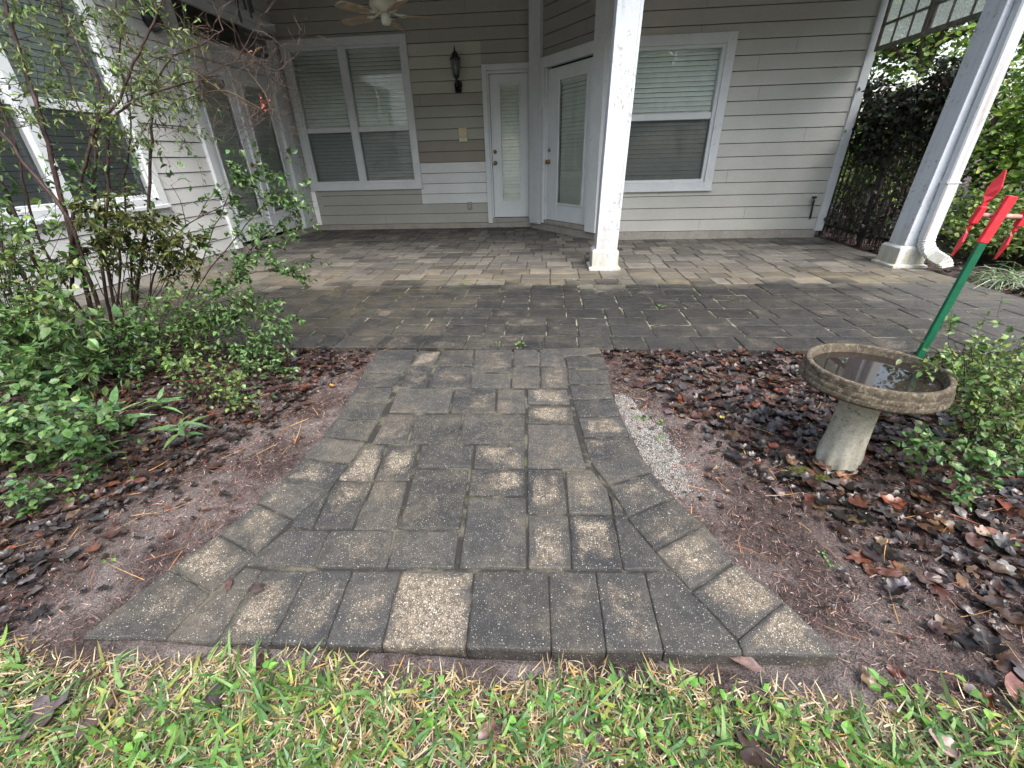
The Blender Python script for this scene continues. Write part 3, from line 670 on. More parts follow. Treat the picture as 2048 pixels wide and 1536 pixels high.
DB = (.27, 1.40, .10, 2.295); FD = (5.52, 7.46, .05, 2.315); TR_ = (5.72, 7.62, 2.315, 2.80); LW = (2.62, 4.68, .69, 2.75)
LG = (.44, .455, .40); BR = (.25, .225, .195); PW = (.60, .62, .62)
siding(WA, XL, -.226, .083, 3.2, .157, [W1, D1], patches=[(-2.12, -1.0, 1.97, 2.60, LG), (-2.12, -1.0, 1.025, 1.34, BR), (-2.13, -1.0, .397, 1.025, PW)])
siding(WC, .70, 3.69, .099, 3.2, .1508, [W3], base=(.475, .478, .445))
siding(WL, 1.0, YA, .09, 3.2, .153, [FD, TR_, LW], base=(.53, .54, .535))  # lighter base puts the open daylight into the wing wall's colour
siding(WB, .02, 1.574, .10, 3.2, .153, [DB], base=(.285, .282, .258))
mb = MB()
WA.box(mb, XL, -.226, -.1, .006, -.08, .083); WC.box(mb, .70, 3.69, -.1, .006, -.08, .099); WL.box(mb, 1.0, YA-.006, -.1, .006, -.10, .09); WB.box(mb, -.02, 1.60, -.12, .02, -.08, .10)
mb.build('foundation', M['found'], house)
# corner posts and trims
mb = MB(); WB.box(mb, -.012, .262, -.06, .062, .085, 3.2); mb.build('corner_post', M['white'], house)
mb = MB(); WB.box(mb, 1.405, 1.625, -.02, .062, .10, 3.2); mb.build('corner_post', M['white'], house)
mb = MB(); WC.box(mb, 3.66, 3.76, -.10, .028, .085, 3.2); mb.build('corner_board', M['white'], house)
mb = MB(); WL.box(mb, 7.50, 7.62, 0, .03, .09, 2.66); WL.box(mb, 5.40, 7.79, 0, .05, 2.80, 2.90); mb.build('wall_trim', M['white'], house)
mb = MB(); WA.box(mb, XL+.02, XL+.10, 0, .022, .09, .64); mb.build('corner_board', M['siding'], house)
mb = MB(); mb.box(3.70, 3.76, YC+.11, 10.5, .09, 3.2); mb.box(3.64, 3.72, YC+.1, 10.4, -.08, .085); mb.build('end_wall', M['siding'], house)
for vcol in [mb]: pass
mb = MB(); mb.box(-9, 4.35, 4.28, 11.5, 3.2, 3.26); mb.build('porch_ceiling', M['ceil'], house)
mb = MB(); mb.box(-4.2, 3.95, 4.52, 4.80, 2.75, 3.197); mb.box(3.58, 3.80, 4.81, 6.37, 2.75, 3.197); mb.build('roof_beam', M['white'], house)
mb = MB(); mb.add([(-9, 4.12, 3.28), (4.5, 4.12, 3.28), (4.5, 11.8, 6.2), (-9, 11.8, 6.2), (-9, 4.12, 3.20), (4.5, 4.12, 3.20), (4.5, 11.8, 3.27), (-9, 11.8, 3.27)],
  [(0, 1, 2, 3), (0, 4, 5, 1), (1, 5, 6, 2), (0, 3, 7, 4), (4, 7, 6, 5)]); mb.build('porch_roof', M['shingle'], house)
mb = MB(); mb.add([(-9, .6, 5.2), (-4.02, .6, 3.5), (-4.02, 4.11, 3.5), (-9, 4.11, 5.2), (-9, .6, 5.1), (-4.02, .6, 3.42), (-4.02, 4.11, 3.42), (-9, 4.11, 5.1)],
  [(0, 1, 2, 3), (4, 7, 6, 5), (1, 5, 6, 2), (0, 4, 5, 1), (3, 2, 6, 7)]); mb.build('wing_roof', M['shingle'], house)
mb = MB(); mb.box(-9, XL-.01, .98, 1.04, -.1, 3.15); mb.build('end_wall', M['siding'], house)
mb = MB(); WA.box(mb, XL, -.05, -.40, -.37, 0, 3.2, 0); WC.box(mb, .7, 3.6, -.40, -.37, 0, 3.2, 0); WL.box(mb, 1.05, 7.5, -.40, -.37, 0, 3.2, 0); WB.box(mb, .1, 1.5, -.30, -.27, 0, 3.2, 0)  # near-black sheets stand in for the unlit rooms behind the panes
mb.build('interior_backing', M['dark'], house)
mb = MB(); mb.box(-9, 3.76, 11.4, 11.5, -.1, 3.19); mb.box(-9.1, -9.01, 1.0, 11.5, -.1, 3.19); mb.build('added_outer_wall', M['siding'], house)  # unseen walls, added to stop light leaking in through the siding grooves

def frame_rect(wl, mb, u0, u1, z0, z1, w, n0, n1, bev=.003, bot=None):
    bw = w if bot is None else bot
    wl.box(mb, u0, u0+w, n0, n1, z0, z1, bev); wl.box(mb, u1-w, u1, n0, n1, z0, z1, bev)
    wl.box(mb, u0+w, u1-w, n0, n1-.001, z1-w, z1, bev); wl.box(mb, u0+w, u1-w, n0, n1-.001, z0, z0+bw, bev)
def panel(wl, name, mat, u0, u1, z0, z1, n, parent):
    mb = MB(); P = [wl.p(u0, n, z0), wl.p(u1, n, z0), wl.p(u1, n, z1), wl.p(u0, n, z1)]
    mb.add(P, [(0, 1, 2, 3) if np.cross(wl.u, [0, 0, 1])@wl.n > 0 else (3, 2, 1, 0)]); return mb.build(name, mat, parent)
def blinds(wl, u0, u1, z0, z1, n, parent, pitch=.0515, tilt=76):
    mb = MB(); z = z1-.045; R = random.Random(int(u0*77)); a = math.radians(tilt); hw = .025
    wl.box(mb, u0+.004, u1-.004, n-.028, n+.012, z1-.042, z1, .002)
    while z > z0+.02:
        dz = hw*math.sin(a)+R.uniform(-.001, .001); dn = hw*math.cos(a); sag = R.uniform(-.0012, .0012)
        P = []
        for q, (sn, sz, b) in enumerate(((-1, 1, 0), (0, .0, .0025), (1, -1, 0))):
            P += [wl.p(u0+.006, n-.01+sn*dn+b, z+sz*dz+sag), wl.p(u1-.006, n-.01+sn*dn+b, z+sz*dz-sag)]
        mb.add(P, [(0, 2, 3, 1), (2, 4, 5, 3)]); z -= pitch
    wl.box(mb, u0+.006, u1-.006, n-.02, n+.005, z0+.004, z0+.024, .002)
    for f in (.12, .88): 
        uu = u0+(u1-u0)*f; wl.box(mb, uu-.0012, uu+.0012, n+.018, n+.020, z0+.02, z1-.04, 0)
    return mb.build('blinds', M['blind'], parent)
def window(wl, out, panes, z_rail, label, screen=True, rail=.072, cas=.105, cpos='window'):
    root = MB(); u0, u1, z0, z1 = out; frame_rect(wl, root, u0, u1, z0, z1, cas, -.02, .036)
    wl.box(root, u0-.012, u1+.012, -.02, .048, z0-.004, z0+.03)        # sill nose
    for i_ in range(len(panes)-1):
        ps = sorted(panes); wl.box(root, ps[i_][1]+.012, ps[i_+1][0]-.012, -.03, .022, z0+cas, z1-cas)
    win = root.build('window', M['white'], house); tag(win, label)
    for (a, b) in panes:
        f = MB(); frame_rect(wl, f, a-.045, b+.045, z0+cas-.01, z1-cas+.01, .045, -.09, .010)
        wl.box(f, a, b, -.085, -.012, z_rail-rail/2, z_rail+rail/2)
        f.build('sash', M['white'], win); zb, zt = z0+cas+.035, z1-cas-.035
        panel(wl, 'pane', M['glass'], a, b, z_rail+rail/2, zt, -.03, win)
        panel(wl, 'pane', M['glass'], a, b, zb, z_rail-rail/2, -.055, win)
        if screen: tag(panel(wl, 'insect_screen', M['screen'], a, b, zb, z_rail-rail/2, -.018, win), 'dark insect screen over the lower sash')
        blinds(wl, a-.03, b+.03, zb-.02, zt+.02, -.078, win)
    return win
window(WA, W1, [(-3.93, -3.185), (-3.055, -2.225)], 1.535, 'white double window with closed blinds and dark screens over the lower sashes')
window(WC, W3, [(1.0, 2.04)], 1.475, 'white single window beside the centre porch column, trees reflected in its upper pane')
window(WL, LW, [(3.72, 4.55), (2.75, 3.60)], 1.56, 'white double window in the outer wing wall, bright blinds behind the shrub stems', cas=.10)
# transom over the french doors
mb = MB(); frame_rect(WL, mb, 5.62, 7.66, 2.32, 2.795, .085, -.02, .04); tr = mb.build('transom_window', M['white'], house)
panel(WL, 'pane', M['glass'], 5.70, 7.58, 2.40, 2.71, .0, tr)
def knob(wl, u, z, n, parent, lever=0):
    mb = MB(); c = wl.p(u, n, z); mb.lathe([(.032, 0), (.032, .006), (.012, .010), (.011, .034)], c, 20, ax=wl.n)
    if lever:
        mb.tube([wl.p(u, n+.034, z), wl.p(u+lever*.05, n+.038, z), wl.p(u+lever*.10, n+.036, z-.004)], [.010, .009, .006], 8)
    else: mb.lathe([(.012, .030), (.026, .038), (.029, .052), (.022, .064), (.006, .068)], c, 20, ax=wl.n)
    mb.build('door_knob', M['brass'], parent, True)
def deadbolt(wl, u, z, n, parent):
    mb = MB(); c = wl.p(u, n, z); mb.lathe([(.030, 0), (.030, .008), (.024, .014), (.018, .022), (.017, .024), (.006, .025)], c, 20, ax=wl.n); mb.build('deadbolt', M['brass'], parent, True)
def door(wl, slab, glass, label, knob_u, n=-.035, lever=0, dead=True, blind=True):
    u0, u1, z0, z1 = slab; g0, g1, h0, h1 = glass; mb = MB()
    wl.box(mb, u0, g0, n-.04, n, z0, z1, .002); wl.box(mb, g1, u1, n-.04, n, z0, z1, .002)
    wl.box(mb, g0, g1, n-.04, n-.0005, z0, h0, .002); wl.box(mb, g0, g1, n-.04, n-.0005, h1, z1, .002)
    d = mb.build('door', M['door'], house); tag(d, label)
    mb = MB(); frame_rect(wl, mb, g0-.012, g1+.012, h0-.012, h1+.012, .026, n-.005, n+.012, .004); mb.build('glazing_frame', M['door'], d)
    panel(wl, 'pane', M['glass'], g0+.014, g1-.014, h0+.014, h1-.014, n-.004, d)
    if blind: blinds(wl, g0+.005, g1-.005, h0+.005, h1-.005, n-.034, d, .050, 76)
    knob(wl, knob_u, 1.0 if dead else 1.07, n, d, lever)
    if dead: deadbolt(wl, knob_u, 1.16, n, d)
    return d
door(WA, (-.892, -.307, .165, 2.19), (-.745, -.43, .42, 2.055), 'narrow white glass door to the right of the wall lantern', -.845)
mb = MB(); WA.box(mb, -1.0, -.925, -.05, .034, .075, 2.312); WA.box(mb, -.285, -.225, -.05, .034, .085, 2.235); WA.box(mb, -.925, -.225, -.05, .033, 2.235, 2.311)
WA.box(mb, -.925, -.897, -.07, .004, .10, 2.234); WA.box(mb, -.302, -.285, -.07, .004, .10, 2.234); WA.box(mb, -.897, -.302, -.07, .004, 2.195, 2.234)
mb.build('door_frame', M['white'], house)
mb = MB(); WA.box(mb, -.925, -.285, -.09, .02, .085, .155); mb.build('threshold', M['found'], house)
door(WB, (.395, 1.385, .175, 2.15), (.66, 1.255, .42, 2.01), 'white glass door with closed blinds in the angled wall', .45, .0)
mb = MB(); WB.box(mb, .27, .355, -.03, .055, .115, 2.30); WB.box(mb, .355, 1.40, -.03, .05, 2.175, 2.30); WB.box(mb, .356, .388, -.04, .022, .13, 2.174); mb.build('door_frame', M['white'], house)
mb = MB(); WB.box(mb, .357, 1.40, -.06, .035, .105, .168); mb.build('threshold', M['found'], house)
door(WL, (6.47, 7.33, .14, 2.20), (6.62, 7.19, .42, 2.04), 'white right leaf of the double glass doors', 6.53, -.005, 1, False)
door(WL, (5.64, 6.44, .14, 2.20), (5.77, 6.31, .42, 2.04), 'white left leaf of the double glass doors, behind the shrub twigs', 6.39, -.005, -1, False)
mb = MB(); WL.box(mb, 5.52, 5.63, -.05, .045, .09, 2.315); WL.box(mb, 7.34, 7.46, -.05, .045, .09, 2.315); WL.box(mb, 5.63, 7.34, -.05, .044, 2.21, 2.315); WL.box(mb, 6.44, 6.47, -.05, .02, .12, 2.2)
mb.build('door_frame', M['white'], house)
# porch columns
def column(cx, label, lean):
    cy = 4.692; mb = MB(); mb.box(cx-.107, cx+.107, cy-.107, cy+.107, .205, 2.752, .006)
    for s in (-1, 1):     # raised edge strips of the wrapped column
        mb.box(cx+s*.095-.012, cx+s*.095+.012, cy-.111, cy-.105, .21, 2.75, .001)
    mb.v = [(x_+(z_-.2)*lean+.010, y_, z_) for x_, y_, z_ in mb.v]
    c = mb.build('porch_column', M['column'], house); tag(c, label)
    mb = MB(); mb.box(cx-.135, cx+.135, cy-.135, cy+.135, .032, .185, .003)
    a, b = .135, .108
    for z0, z1, p, q in ((.185, .207, .135, .112), (.0, .022, .162, .162), (.022, .034, .162, .140)):
        V = [(cx+sx*k, cy+sy*k, z) for z, k in ((z0, p), (z1, q)) for sx, sy in ((-1, -1), (1, -1), (1, 1), (-1, 1))]
        mb.add(V, [(0, 1, 5, 4), (1, 2, 6, 5), (2, 3, 7, 6), (3, 0, 4, 7), (4, 5, 6, 7), (3, 2, 1, 0)])
    mb.build('column_base', M['column'], c); return c
column(.617, 'white porch column in the middle, scuffed paint', .02); c2 = column(3.608, 'white porch column at the right with the drainpipe', .026)
# downspout
def sweep_rect(mb, pts, w, d, ribs=None):
    pts = [np.array(p, float) for p in pts]; P = []; n = len(pts)
    for i, p in enumerate(pts):
        t_ = pts[min(i+1, n-1)]-pts[max(i-1, 0)]; t_ /= np.linalg.norm(t_); x = np.cross(t_, [0, 1., .25]); x /= np.linalg.norm(x); y_ = np.cross(t_, x)
        k = 1+(.10 if (ribs and ribs[i]) else 0)
        for a, b in ((-1, -.7), (-.8, -1), (-.25, -1), (-.2, -.88), (.2, -.88), (.25, -1), (.8, -1), (1, -.7), (1, .7), (.8, 1), (-.8, 1), (-1, .7)): P.append(p+x*a*w/2*k+y_*b*d/2*k)
    m = 12; mb.add(P, [(i*m+k, i*m+(k+1) % m, (i+1)*m+(k+1) % m, (i+1)*m+k) for i in range(n-1) for k in range(m)]+[tuple(range(m))[::-1], tuple((n-1)*m+k for k in range(m))])
mb = MB(); dx = 3.655; sweep_rect(mb, [(dx, 4.535, 3.2), (dx, 4.535, 2.0), (dx, 4.535, .76)], .105, .082); ds = mb.build('downspout', M['spout'], house)
mb = MB(); sweep_rect(mb, [(dx, 4.533, .785), (dx, 4.533, .77), (dx, 4.533, .33), (dx, 4.532, .29)], .112, .088); mb.box(dx-.062, dx+.062, 4.485, 4.578, .765, .775); mb.build('lower_pipe', M['spout'], ds)
mb = MB(); pts = []; rb = []
ctrl = [(dx, 4.532, .30), (dx+.002, 4.522, .24), (dx+.015, 4.492, .19), (dx+.045, 4.462, .15), (dx+.085, 4.437, .125), (dx+.12, 4.415, .10), (dx+.142, 4.398, .07), (dx+.15, 4.388, .03)]
for i in range(len(ctrl)-1):
    for q in range(5): pts.append(np.array(ctrl[i])*(1-q/5)+np.array(ctrl[i+1])*q/5); rb.append((len(pts) % 2) == 0)
sweep_rect(mb, pts, .105, .082, rb); mb.build('elbow', M['spout'], ds)
# roof gutter behind which the rain runs
mb = MB(); mb.box(-3.7, 4.5, 4.0, 4.11, 3.16, 3.27, .01); mb.build('gutter', M['spout'], house)
# ================================================================== OBJECTS ON AND ROUND THE PORCH
# ceiling fan
fc = np.array([-1.70, 5.6]); fan = empty('ceiling_fan', (*fc, 2.46), 'white flush mount ceiling fan with pale wooden blades over the porch', 'ceiling fan')
def P3(x, y, z): return (x, y, z)
mb = MB(); mb.lathe([(.02, 3.197-2.46), (.075, 3.19-2.46), (.075, 3.12-2.46), (.03, 3.08-2.46), (.03, .11), (.09, .10), (.145, .075), (.15, .03), (.13, .0), (.06, -.03)], (0, 0, 0), 36); mb.build('motor_housing', M['fanw'], fan, True)
mb = MB(); mb.lathe([(.035, -.03), (.048, -.04), (.05, -.10), (.042, -.125), (.012, -.13)], (0, 0, 0), 24); mb.build('switch_housing', M['fanw'], fan, True)
for k in range(5):
    a = math.radians(90+72*k); ca, sa = math.cos(a), math.sin(a)
    def rp(r, t_, z): return (ca*r-sa*t_, sa*r+ca*t_, z)
    mb = MB(); mb.tube([rp(.07, 0, -.02), rp(.13, 0, -.045), rp(.19, 0, -.05)], [.012, .01, .009], 6)
    for s in (-1, 1): mb.tube([rp(.12, 0, -.042), rp(.17, s*.035, -.05), rp(.215, s*.03, -.05)], .007, 6)
    mb.build('blade_bracket', M['fanw'], fan, True)
    mb = MB(); pl_ = [(.18, -.045), (.25, -.055), (.50, -.066), (.545, -.05), (.56, 0), (.545, .05), (.50, .066), (.25, .055), (.18, .045)]
    V = [rp(r, t_, -.052+t_*.2+dz) for dz in (-.004, .004) for r, t_ in pl_]; n = len(pl_)
    mb.add(V, [tuple(range(n))[::-1], tuple(range(n, 2*n))]+[(i, (i+1) % n, n+(i+1) % n, n+i) for i in range(n)]); mb.build('blade', M['blade'], fan)
# wall lantern
lx, ly = -1.365, YA-.02; lan = empty('wall_lantern', (lx, ly, 2.05), 'black metal coach lantern mounted beside the narrow glass door', 'wall light')
def L_(v): return [(p[0], p[1], p[2]) for p in v]
mb = MB(); mb.lathe([(.012, 0), (.055, .002), (.062, .012), (.045, .03), (.02, .035)], (.0, .0, .02), 24, ax=(0, -1, 0))
V = []
mb.box(-.052, .052, -.035, .0, -.085, .055, .02); mb.tube([(0, -.03, .0), (0, -.08, .01), (-.0, -.11, .05), (0, -.12, .10)], [.02, .018, .016, .02], 10); mb.build('bracket', M['black'], lan, True)
cx_, cy_ = 0, -.12
mb = MB(); mb.lathe([(.012, .08), (.03, .09), (.048, .11), (.05, .125), (.03, .13)], (cx_, cy_, 0), 24); mb.lathe([(.078, .315), (.08, .33), (.06, .345), (.045, .385), (.02, .41), (.008, .42), (.011, .435), (.004, .47), (.001, .49)], (cx_, cy_, 0), 24); mb.tube([(cx_, cy_, .12), (cx_, cy_, .33)], .004, 6); mb.build('cap', M['black'], lan, True)
mb = MB()
for k in range(6):
    a = k*PI/3+.3; mb.tube([(cx_+math.cos(a)*r, cy_+math.sin(a)*r, z) for r, z in ((.046, .125), (.060, .18), (.070, .25), (.073, .318))], .0045, 5)
mb.build('cage', M['black'], lan)
mb = MB(); mb.lathe([(.040, .13), (.052, .18), (.062, .25), (.066, .315)], (cx_, cy_, 0), 24, cap=False); mb.build('glass_shade', M['lglass'], lan, True)
mb = MB(); mb.lathe([(.012, .13), (.012, .19), (.018, .20), (.02, .24), (.006, .27)], (cx_, cy_, 0), 12); mb.build('bulb', M['fanw'], lan, True)
# yellowed wall box, outlet, camera, dome light
mb = MB(); WA.box(mb, -1.415, -1.272, .012, .040, 1.31, 1.52, .006); o = mb.build('wall_box', M['cream']); tag(o, 'yellowed plastic intercom box on the siding left of the narrow door', 'wall box')
mb = MB(); WA.box(mb, -1.405, -1.282, .038, .046, 1.32, 1.368, .003); mb.build('lower_cover', M['fanw'], o)
mb = MB(); WA.box(mb, -1.405, -1.282, .038, .043, 1.376, 1.51, .002); mb.build('speaker_panel', M['cream'], o)
mb = MB(); WA.box(mb, -1.35, -1.272, .012, .03, .30, .42, .006); o = mb.build('outlet_cover', M['greybox']); tag(o, 'small grey outlet cover low on the beige siding', 'outlet')
mb = MB(); WA.box(mb, -1.335, -1.287, .03, .038, .325, .36, .003); WA.box(mb, -1.335, -1.287, .03, .038, .368, .402, .003); mb.build('socket_flap', M['greybox'], o)
sc = empty('security_camera', (-4.07, 7.60, 2.72), 'small black round security camera in the upper left porch corner', 'camera')
mb = MB(); mb.lathe([(.01, -.03), (.036, -.025), (.042, 0), (.04, .03), (.03, .045)], (0, 0, 0), 20, ax=(.35, -1, -.25)); mb.build('body', M['black'], sc, True)
mb = MB(); mb.lathe([(.022, .046), (.02, .05), (.004, .052)], (0, 0, 0), 16, ax=(.35, -1, -.25)); mb.build('lens', M['greybox'], sc, True)
fx = empty('wall_light', (XL+.02, 5.33, 2.42), 'dark rounded wall light high on the left wing siding behind twigs', 'wall light')
mb = MB(); mb.lathe([(.11, .0), (.11, .03), (.09, .06), (.05, .085), (.01, .09)], (0, 0, 0), 24, ax=(1, 0, .0)); mb.build('hood', M['black'], fx, True)
mb = MB(); mb.lathe([(.06, -.05), (.055, -.08), (.03, -.10), (.005, -.105)], (.05, 0, 0), 20); mb.build('lens', M['lglass'], fx, True)
# wind chime
wc = empty('wind_chime', (-2.87, 5.0, 2.8), 'dark metal wind chime hanging in the porch above the glass doors', 'wind chime')
mb = MB(); mb.lathe([(.01, -.008), (.07, -.008), (.07, .008), (.01, .008)], (0, 0, -.02), 24); mb.tube([(0, 0, -.02), (0, 0, .397)], .0015, 4); mb.build('top_plate', M['black'], wc)
for k, (tx, tyy, bz) in enumerate(((-.03, -.05, -.54), (.055, .0, -.50), (.06, .035, -.45), (-.02, .06, -.42), (-.06, .02, -.38))):
    mb = MB(); mb.tube([(tx, tyy, -.02), (tx, tyy, -.10)], .0008, 4); mb.tube([(tx, tyy, -.10), (tx, tyy, bz)], .0115, 10); mb.build('chime_tube', M['spipe'] if 'spipe' in M else M['black'], wc, True)
# hose tap at the right end of the wall
hb = empty('hose_tap', (3.53, YC-.02, .42), 'dark hose tap and riser pipe at the right end of the siding', 'tap')
mb = MB(); mb.tube([(0.02, -.02, -.18), (.012, -.022, -.05), (0, -.025, .03)], [.011, .011, .012], 8); mb.tube([(0, -.02, .03), (-.02, -.07, .05), (-.04, -.10, .03), (-.045, -.105, .0)], [.014, .013, .012, .014], 8); mb.build('pipe', M['iron'], hb, True)
mb = MB(); mb.lathe([(.004, .0), (.03, .002), (.03, .01), (.004, .012)], (-.02, -.055, .085), 12, ax=(-.2, -.3, 1)); mb.tube([(-.02, -.06, .05), (-.02, -.055, .09)], .006, 6); mb.build('handle', M['iron'], hb, True)
# old sashes hung under the side beam
def sash(y0, y1, z0, z1, label):
    x = 3.715; o = empty('hanging_sash', (x, (y0+y1)/2, z0), label, 'old window sash', 'old window sashes hung in the side opening of the porch'); cy = (y0+y1)/2
    mb = MB(); a, b = y0-cy, y1-cy; H = z1-z0; w_ = .042
    for (p, q, r, s) in ((a, a+w_, 0, H), (b-w_, b, 0, H), (a+w_, b-w_, 0, w_), (a+w_, b-w_, H-w_, H)): mb.box(-.018, .018, p, q, r, s, .002)
    for i in range(1, 3): yy = a+(b-a)*i/3; mb.box(-.012, .012, yy-.010, yy+.010, w_, H-w_, .001)
    for i in range(1, 3): zz = H*i/3; mb.box(-.0115, .0115, a+w_, b-w_, zz-.010, zz+.010, .001)
    mb.build('frame', M['sash'], o)
    mb = MB(); mb.add([(0, a+.03, .03), (0, b-.03, .03), (0, b-.03, H-.03), (0, a+.03, H-.03)], [(0, 1, 2, 3)]); mb.build('pane', M['oldglass'], o)
sash(5.62, 6.33, 2.03, 2.748, 'dark framed old window sash hanging next to the house wall'); sash(4.86, 5.60, 2.035, 2.748, 'dark framed old window sash hanging next to the right porch column')

# ---- bird bath
bx, by = 1.152, 1.418; bb = empty('bird_bath', (bx, by, -.03), 'weathered concrete bird bath holding dark rain water on the leaf strewn bed', 'bird bath')
def tp(p): return p
mb = MB(); n = 56; prof = [(.070, -.03), (.069, .02), (.067, .08), (.064, .16), (.062, .24), (.066, .285), (.080, .305)]
P = []
for r, z in prof:
    for i in range(n):
        a = 2*PI*i/n; lob = 1+(.05*abs(math.cos(3*a+.4))-.02)*(1-max(0, (z-.08))/.25 if z > .08 else 1); jag = .006*math.sin(9*a+z*30)*(z < .05)
        P.append((math.cos(a)*(r*lob+jag), math.sin(a)*(r*lob+jag), z+.03))
mb.add(P, [(k*n+i, k*n+(i+1) % n, (k+1)*n+(i+1) % n, (k+1)*n+i) for k in range(len(prof)-1) for i in range(n)]); mb.build('pedestal', M['bathped'], bb, True)
prof = [(.06, .303), (.12, .306), (.19, .318), (.210, .327), (.2150, .332), (.2160, .337), (.2145, .349), (.2134, .3505), (.2132, .3525), (.2136, .354), (.2114, .368), (.2100, .3695), (.2098, .3715), (.2100, .373), (.2070, .390), (.2062, .394), (.2040, .3965), (.2015, .3970), (.1945, .3972), (.1915, .3965), (.1895, .394), (.1875, .388), (.1835, .368), (.1815, .362), (.176, .3595), (.172, .355), (.165, .345), (.06, .335), (.002, .333)]
P = []; mb = MB(); n = 96
for k, (r, z) in enumerate(prof):
    for i in range(n):
        a = 2*PI*i/n; q = .0005*math.sin(13*a+k*.6)+.0004*math.sin(29*a+k*.9)
        chip = 0
        if abs((a-5.15+PI) % (2*PI)-PI) < .10 and 6 <= k <= 13: chip = -.008
        P.append((math.cos(a)*(r+q+chip), math.sin(a)*(r+q+chip), z+q*.6+.03))
mb.add(P, [(k*n+i, k*n+(i+1) % n, (k+1)*n+(i+1) % n, (k+1)*n+i) for k in range(len(prof)-1) for i in range(n)]); mb.build('basin', M['bathtop'], bb, True)
mb = MB(); mb.add([(math.cos(2*PI*i/64)*.1840, math.sin(2*PI*i/64)*.1840, .3685+.03) for i in range(64)], [tuple(range(64))]); mb.build('water', M['water'], bb)
# ---- whirligig on a green stake
S0 = gp(1768, 838, -.03); S0 = np.array([S0[0], S0[1], -.05]); Pm = py(1964, 486, S0[1]+.03); Tp = py(2025, 392, S0[1]+.035)
wg = empty('whirligig', tuple(S0), 'green garden stake with red propeller blades behind the bird bath', 'garden whirligig')
def bar(mb, a, b, wx, wy):
    a, b = np.array(a, float)-S0, np.array(b, float)-S0; t_ = b-a; x = np.cross([0, 1, 0], t_); x /= np.linalg.norm(x); y_ = np.cross(t_/np.linalg.norm(t_), x)
    mb.obox(a-x*wx/2-y_*wy/2, x*wx, y_*wy, t_, .002)
mb = MB(); bar(mb, S0, Pm, .030, .015); mb.build('stake', M['green'], wg)
mb = MB(); bar(mb, Pm+(Tp-Pm)*.002, Tp, .034, .017); mb.build('head', M['red'], wg)
ba = py(1955, 430, S0[1]+.06); bbp = py(2042, 434, S0[1]+.06)
mb = MB(); mb.tube([ba-S0-(bbp-ba)*.05, bbp-S0], .0085, 10); mb.build('axle', M['dowel'], wg, True)
def rotor(c, nm, ang):
    t_ = np.array([.0, math.cos(ang), math.sin(ang)])
    ups = py(1988, 372, c[1]-.04)-c if nm else None
    R_ = Vector((0.12, -.05, .99)).normalized(); R_ = np.array(R_)
    for s, tw in ((1, 1.15), (-1, -1.15)):
        side = np.array([math.cos(tw)*1.0, -math.sin(tw), 0]); side -= R_*(side@R_); side /= np.linalg.norm(side); nn = np.cross(R_, side)
        prof2 = [(.012, .007), (.045, .008), (.064, .014), (.095, .019), (.120, .012), (.152, .002)]
        V = []
        for r, hw in prof2:
            k = min(1, max(0, (r-.04)/.03)); sd = side*k+np.array([1, 0, 0])*(1-k); sd /= np.linalg.norm(sd); nq = np.cross(R_, sd)
            for a_, b_ in ((-1, -1), (1, -1), (1, 1), (-1, 1)): V.append(c-S0+R_*r*s+sd*a_*hw+nq*b_*.0035)
        F = [(4*i+k, 4*i+(k+1) % 4, 4*i+4+(k+1) % 4, 4*i+4+k) for i in range(len(prof2)-1) for k in range(4)]+[(3, 2, 1, 0), tuple(4*(len(prof2)-1)+k for k in range(4))]
        mb = MB(); mb.add(V, F); mb.build('blade', M['red'], wg)
    mb = MB(); mb.obox(c-S0-R_*.03-np.array([.011, .011, 0]), (.022, 0, 0), (0, .022, 0), R_*.06, .002); mb.build('hub', M['red'], wg)
rotor(py(1955, 430, S0[1]+.06), 1, 0); rotor(py(2046, 436, S0[1]+.06), 0, 0)
# ---- iron fence right of the patio, vine over it
fn = empty('iron_fence', (3.95, 5.4, 0), 'black iron picket fence half buried in vine beside the patio', 'fence')
for i, yv in enumerate((6.72, 5.86, 4.99)):
    mb = MB(); mb.box(-.022, .022, yv-5.4-.022, yv-5.4+.022, -.06, 1.56, .002); mb.lathe([(.03, 1.56), (.03, 1.57), (.015, 1.60), (.002, 1.61)], (0, yv-5.4, 0), 10); mb.build('post', M['iron'], fn)
k = 0
yv = 6.60
while yv > 5.02:
    if min(abs(yv-q) for q in (6.72, 5.86, 4.99)) > .05:
        mb = MB(); mb.box(-.008, .008, yv-5.4-.008, yv-5.4+.008, .03, 1.52, 0); mb.build('picket', M['iron'], fn)
    yv -= .112
for z in (.12, 1.30, 1.44):
    mb = MB(); mb.box(-.014, .014, -.40, 1.3, z-.018, z+.018, .001); mb.build('rail', M['iron'], fn)
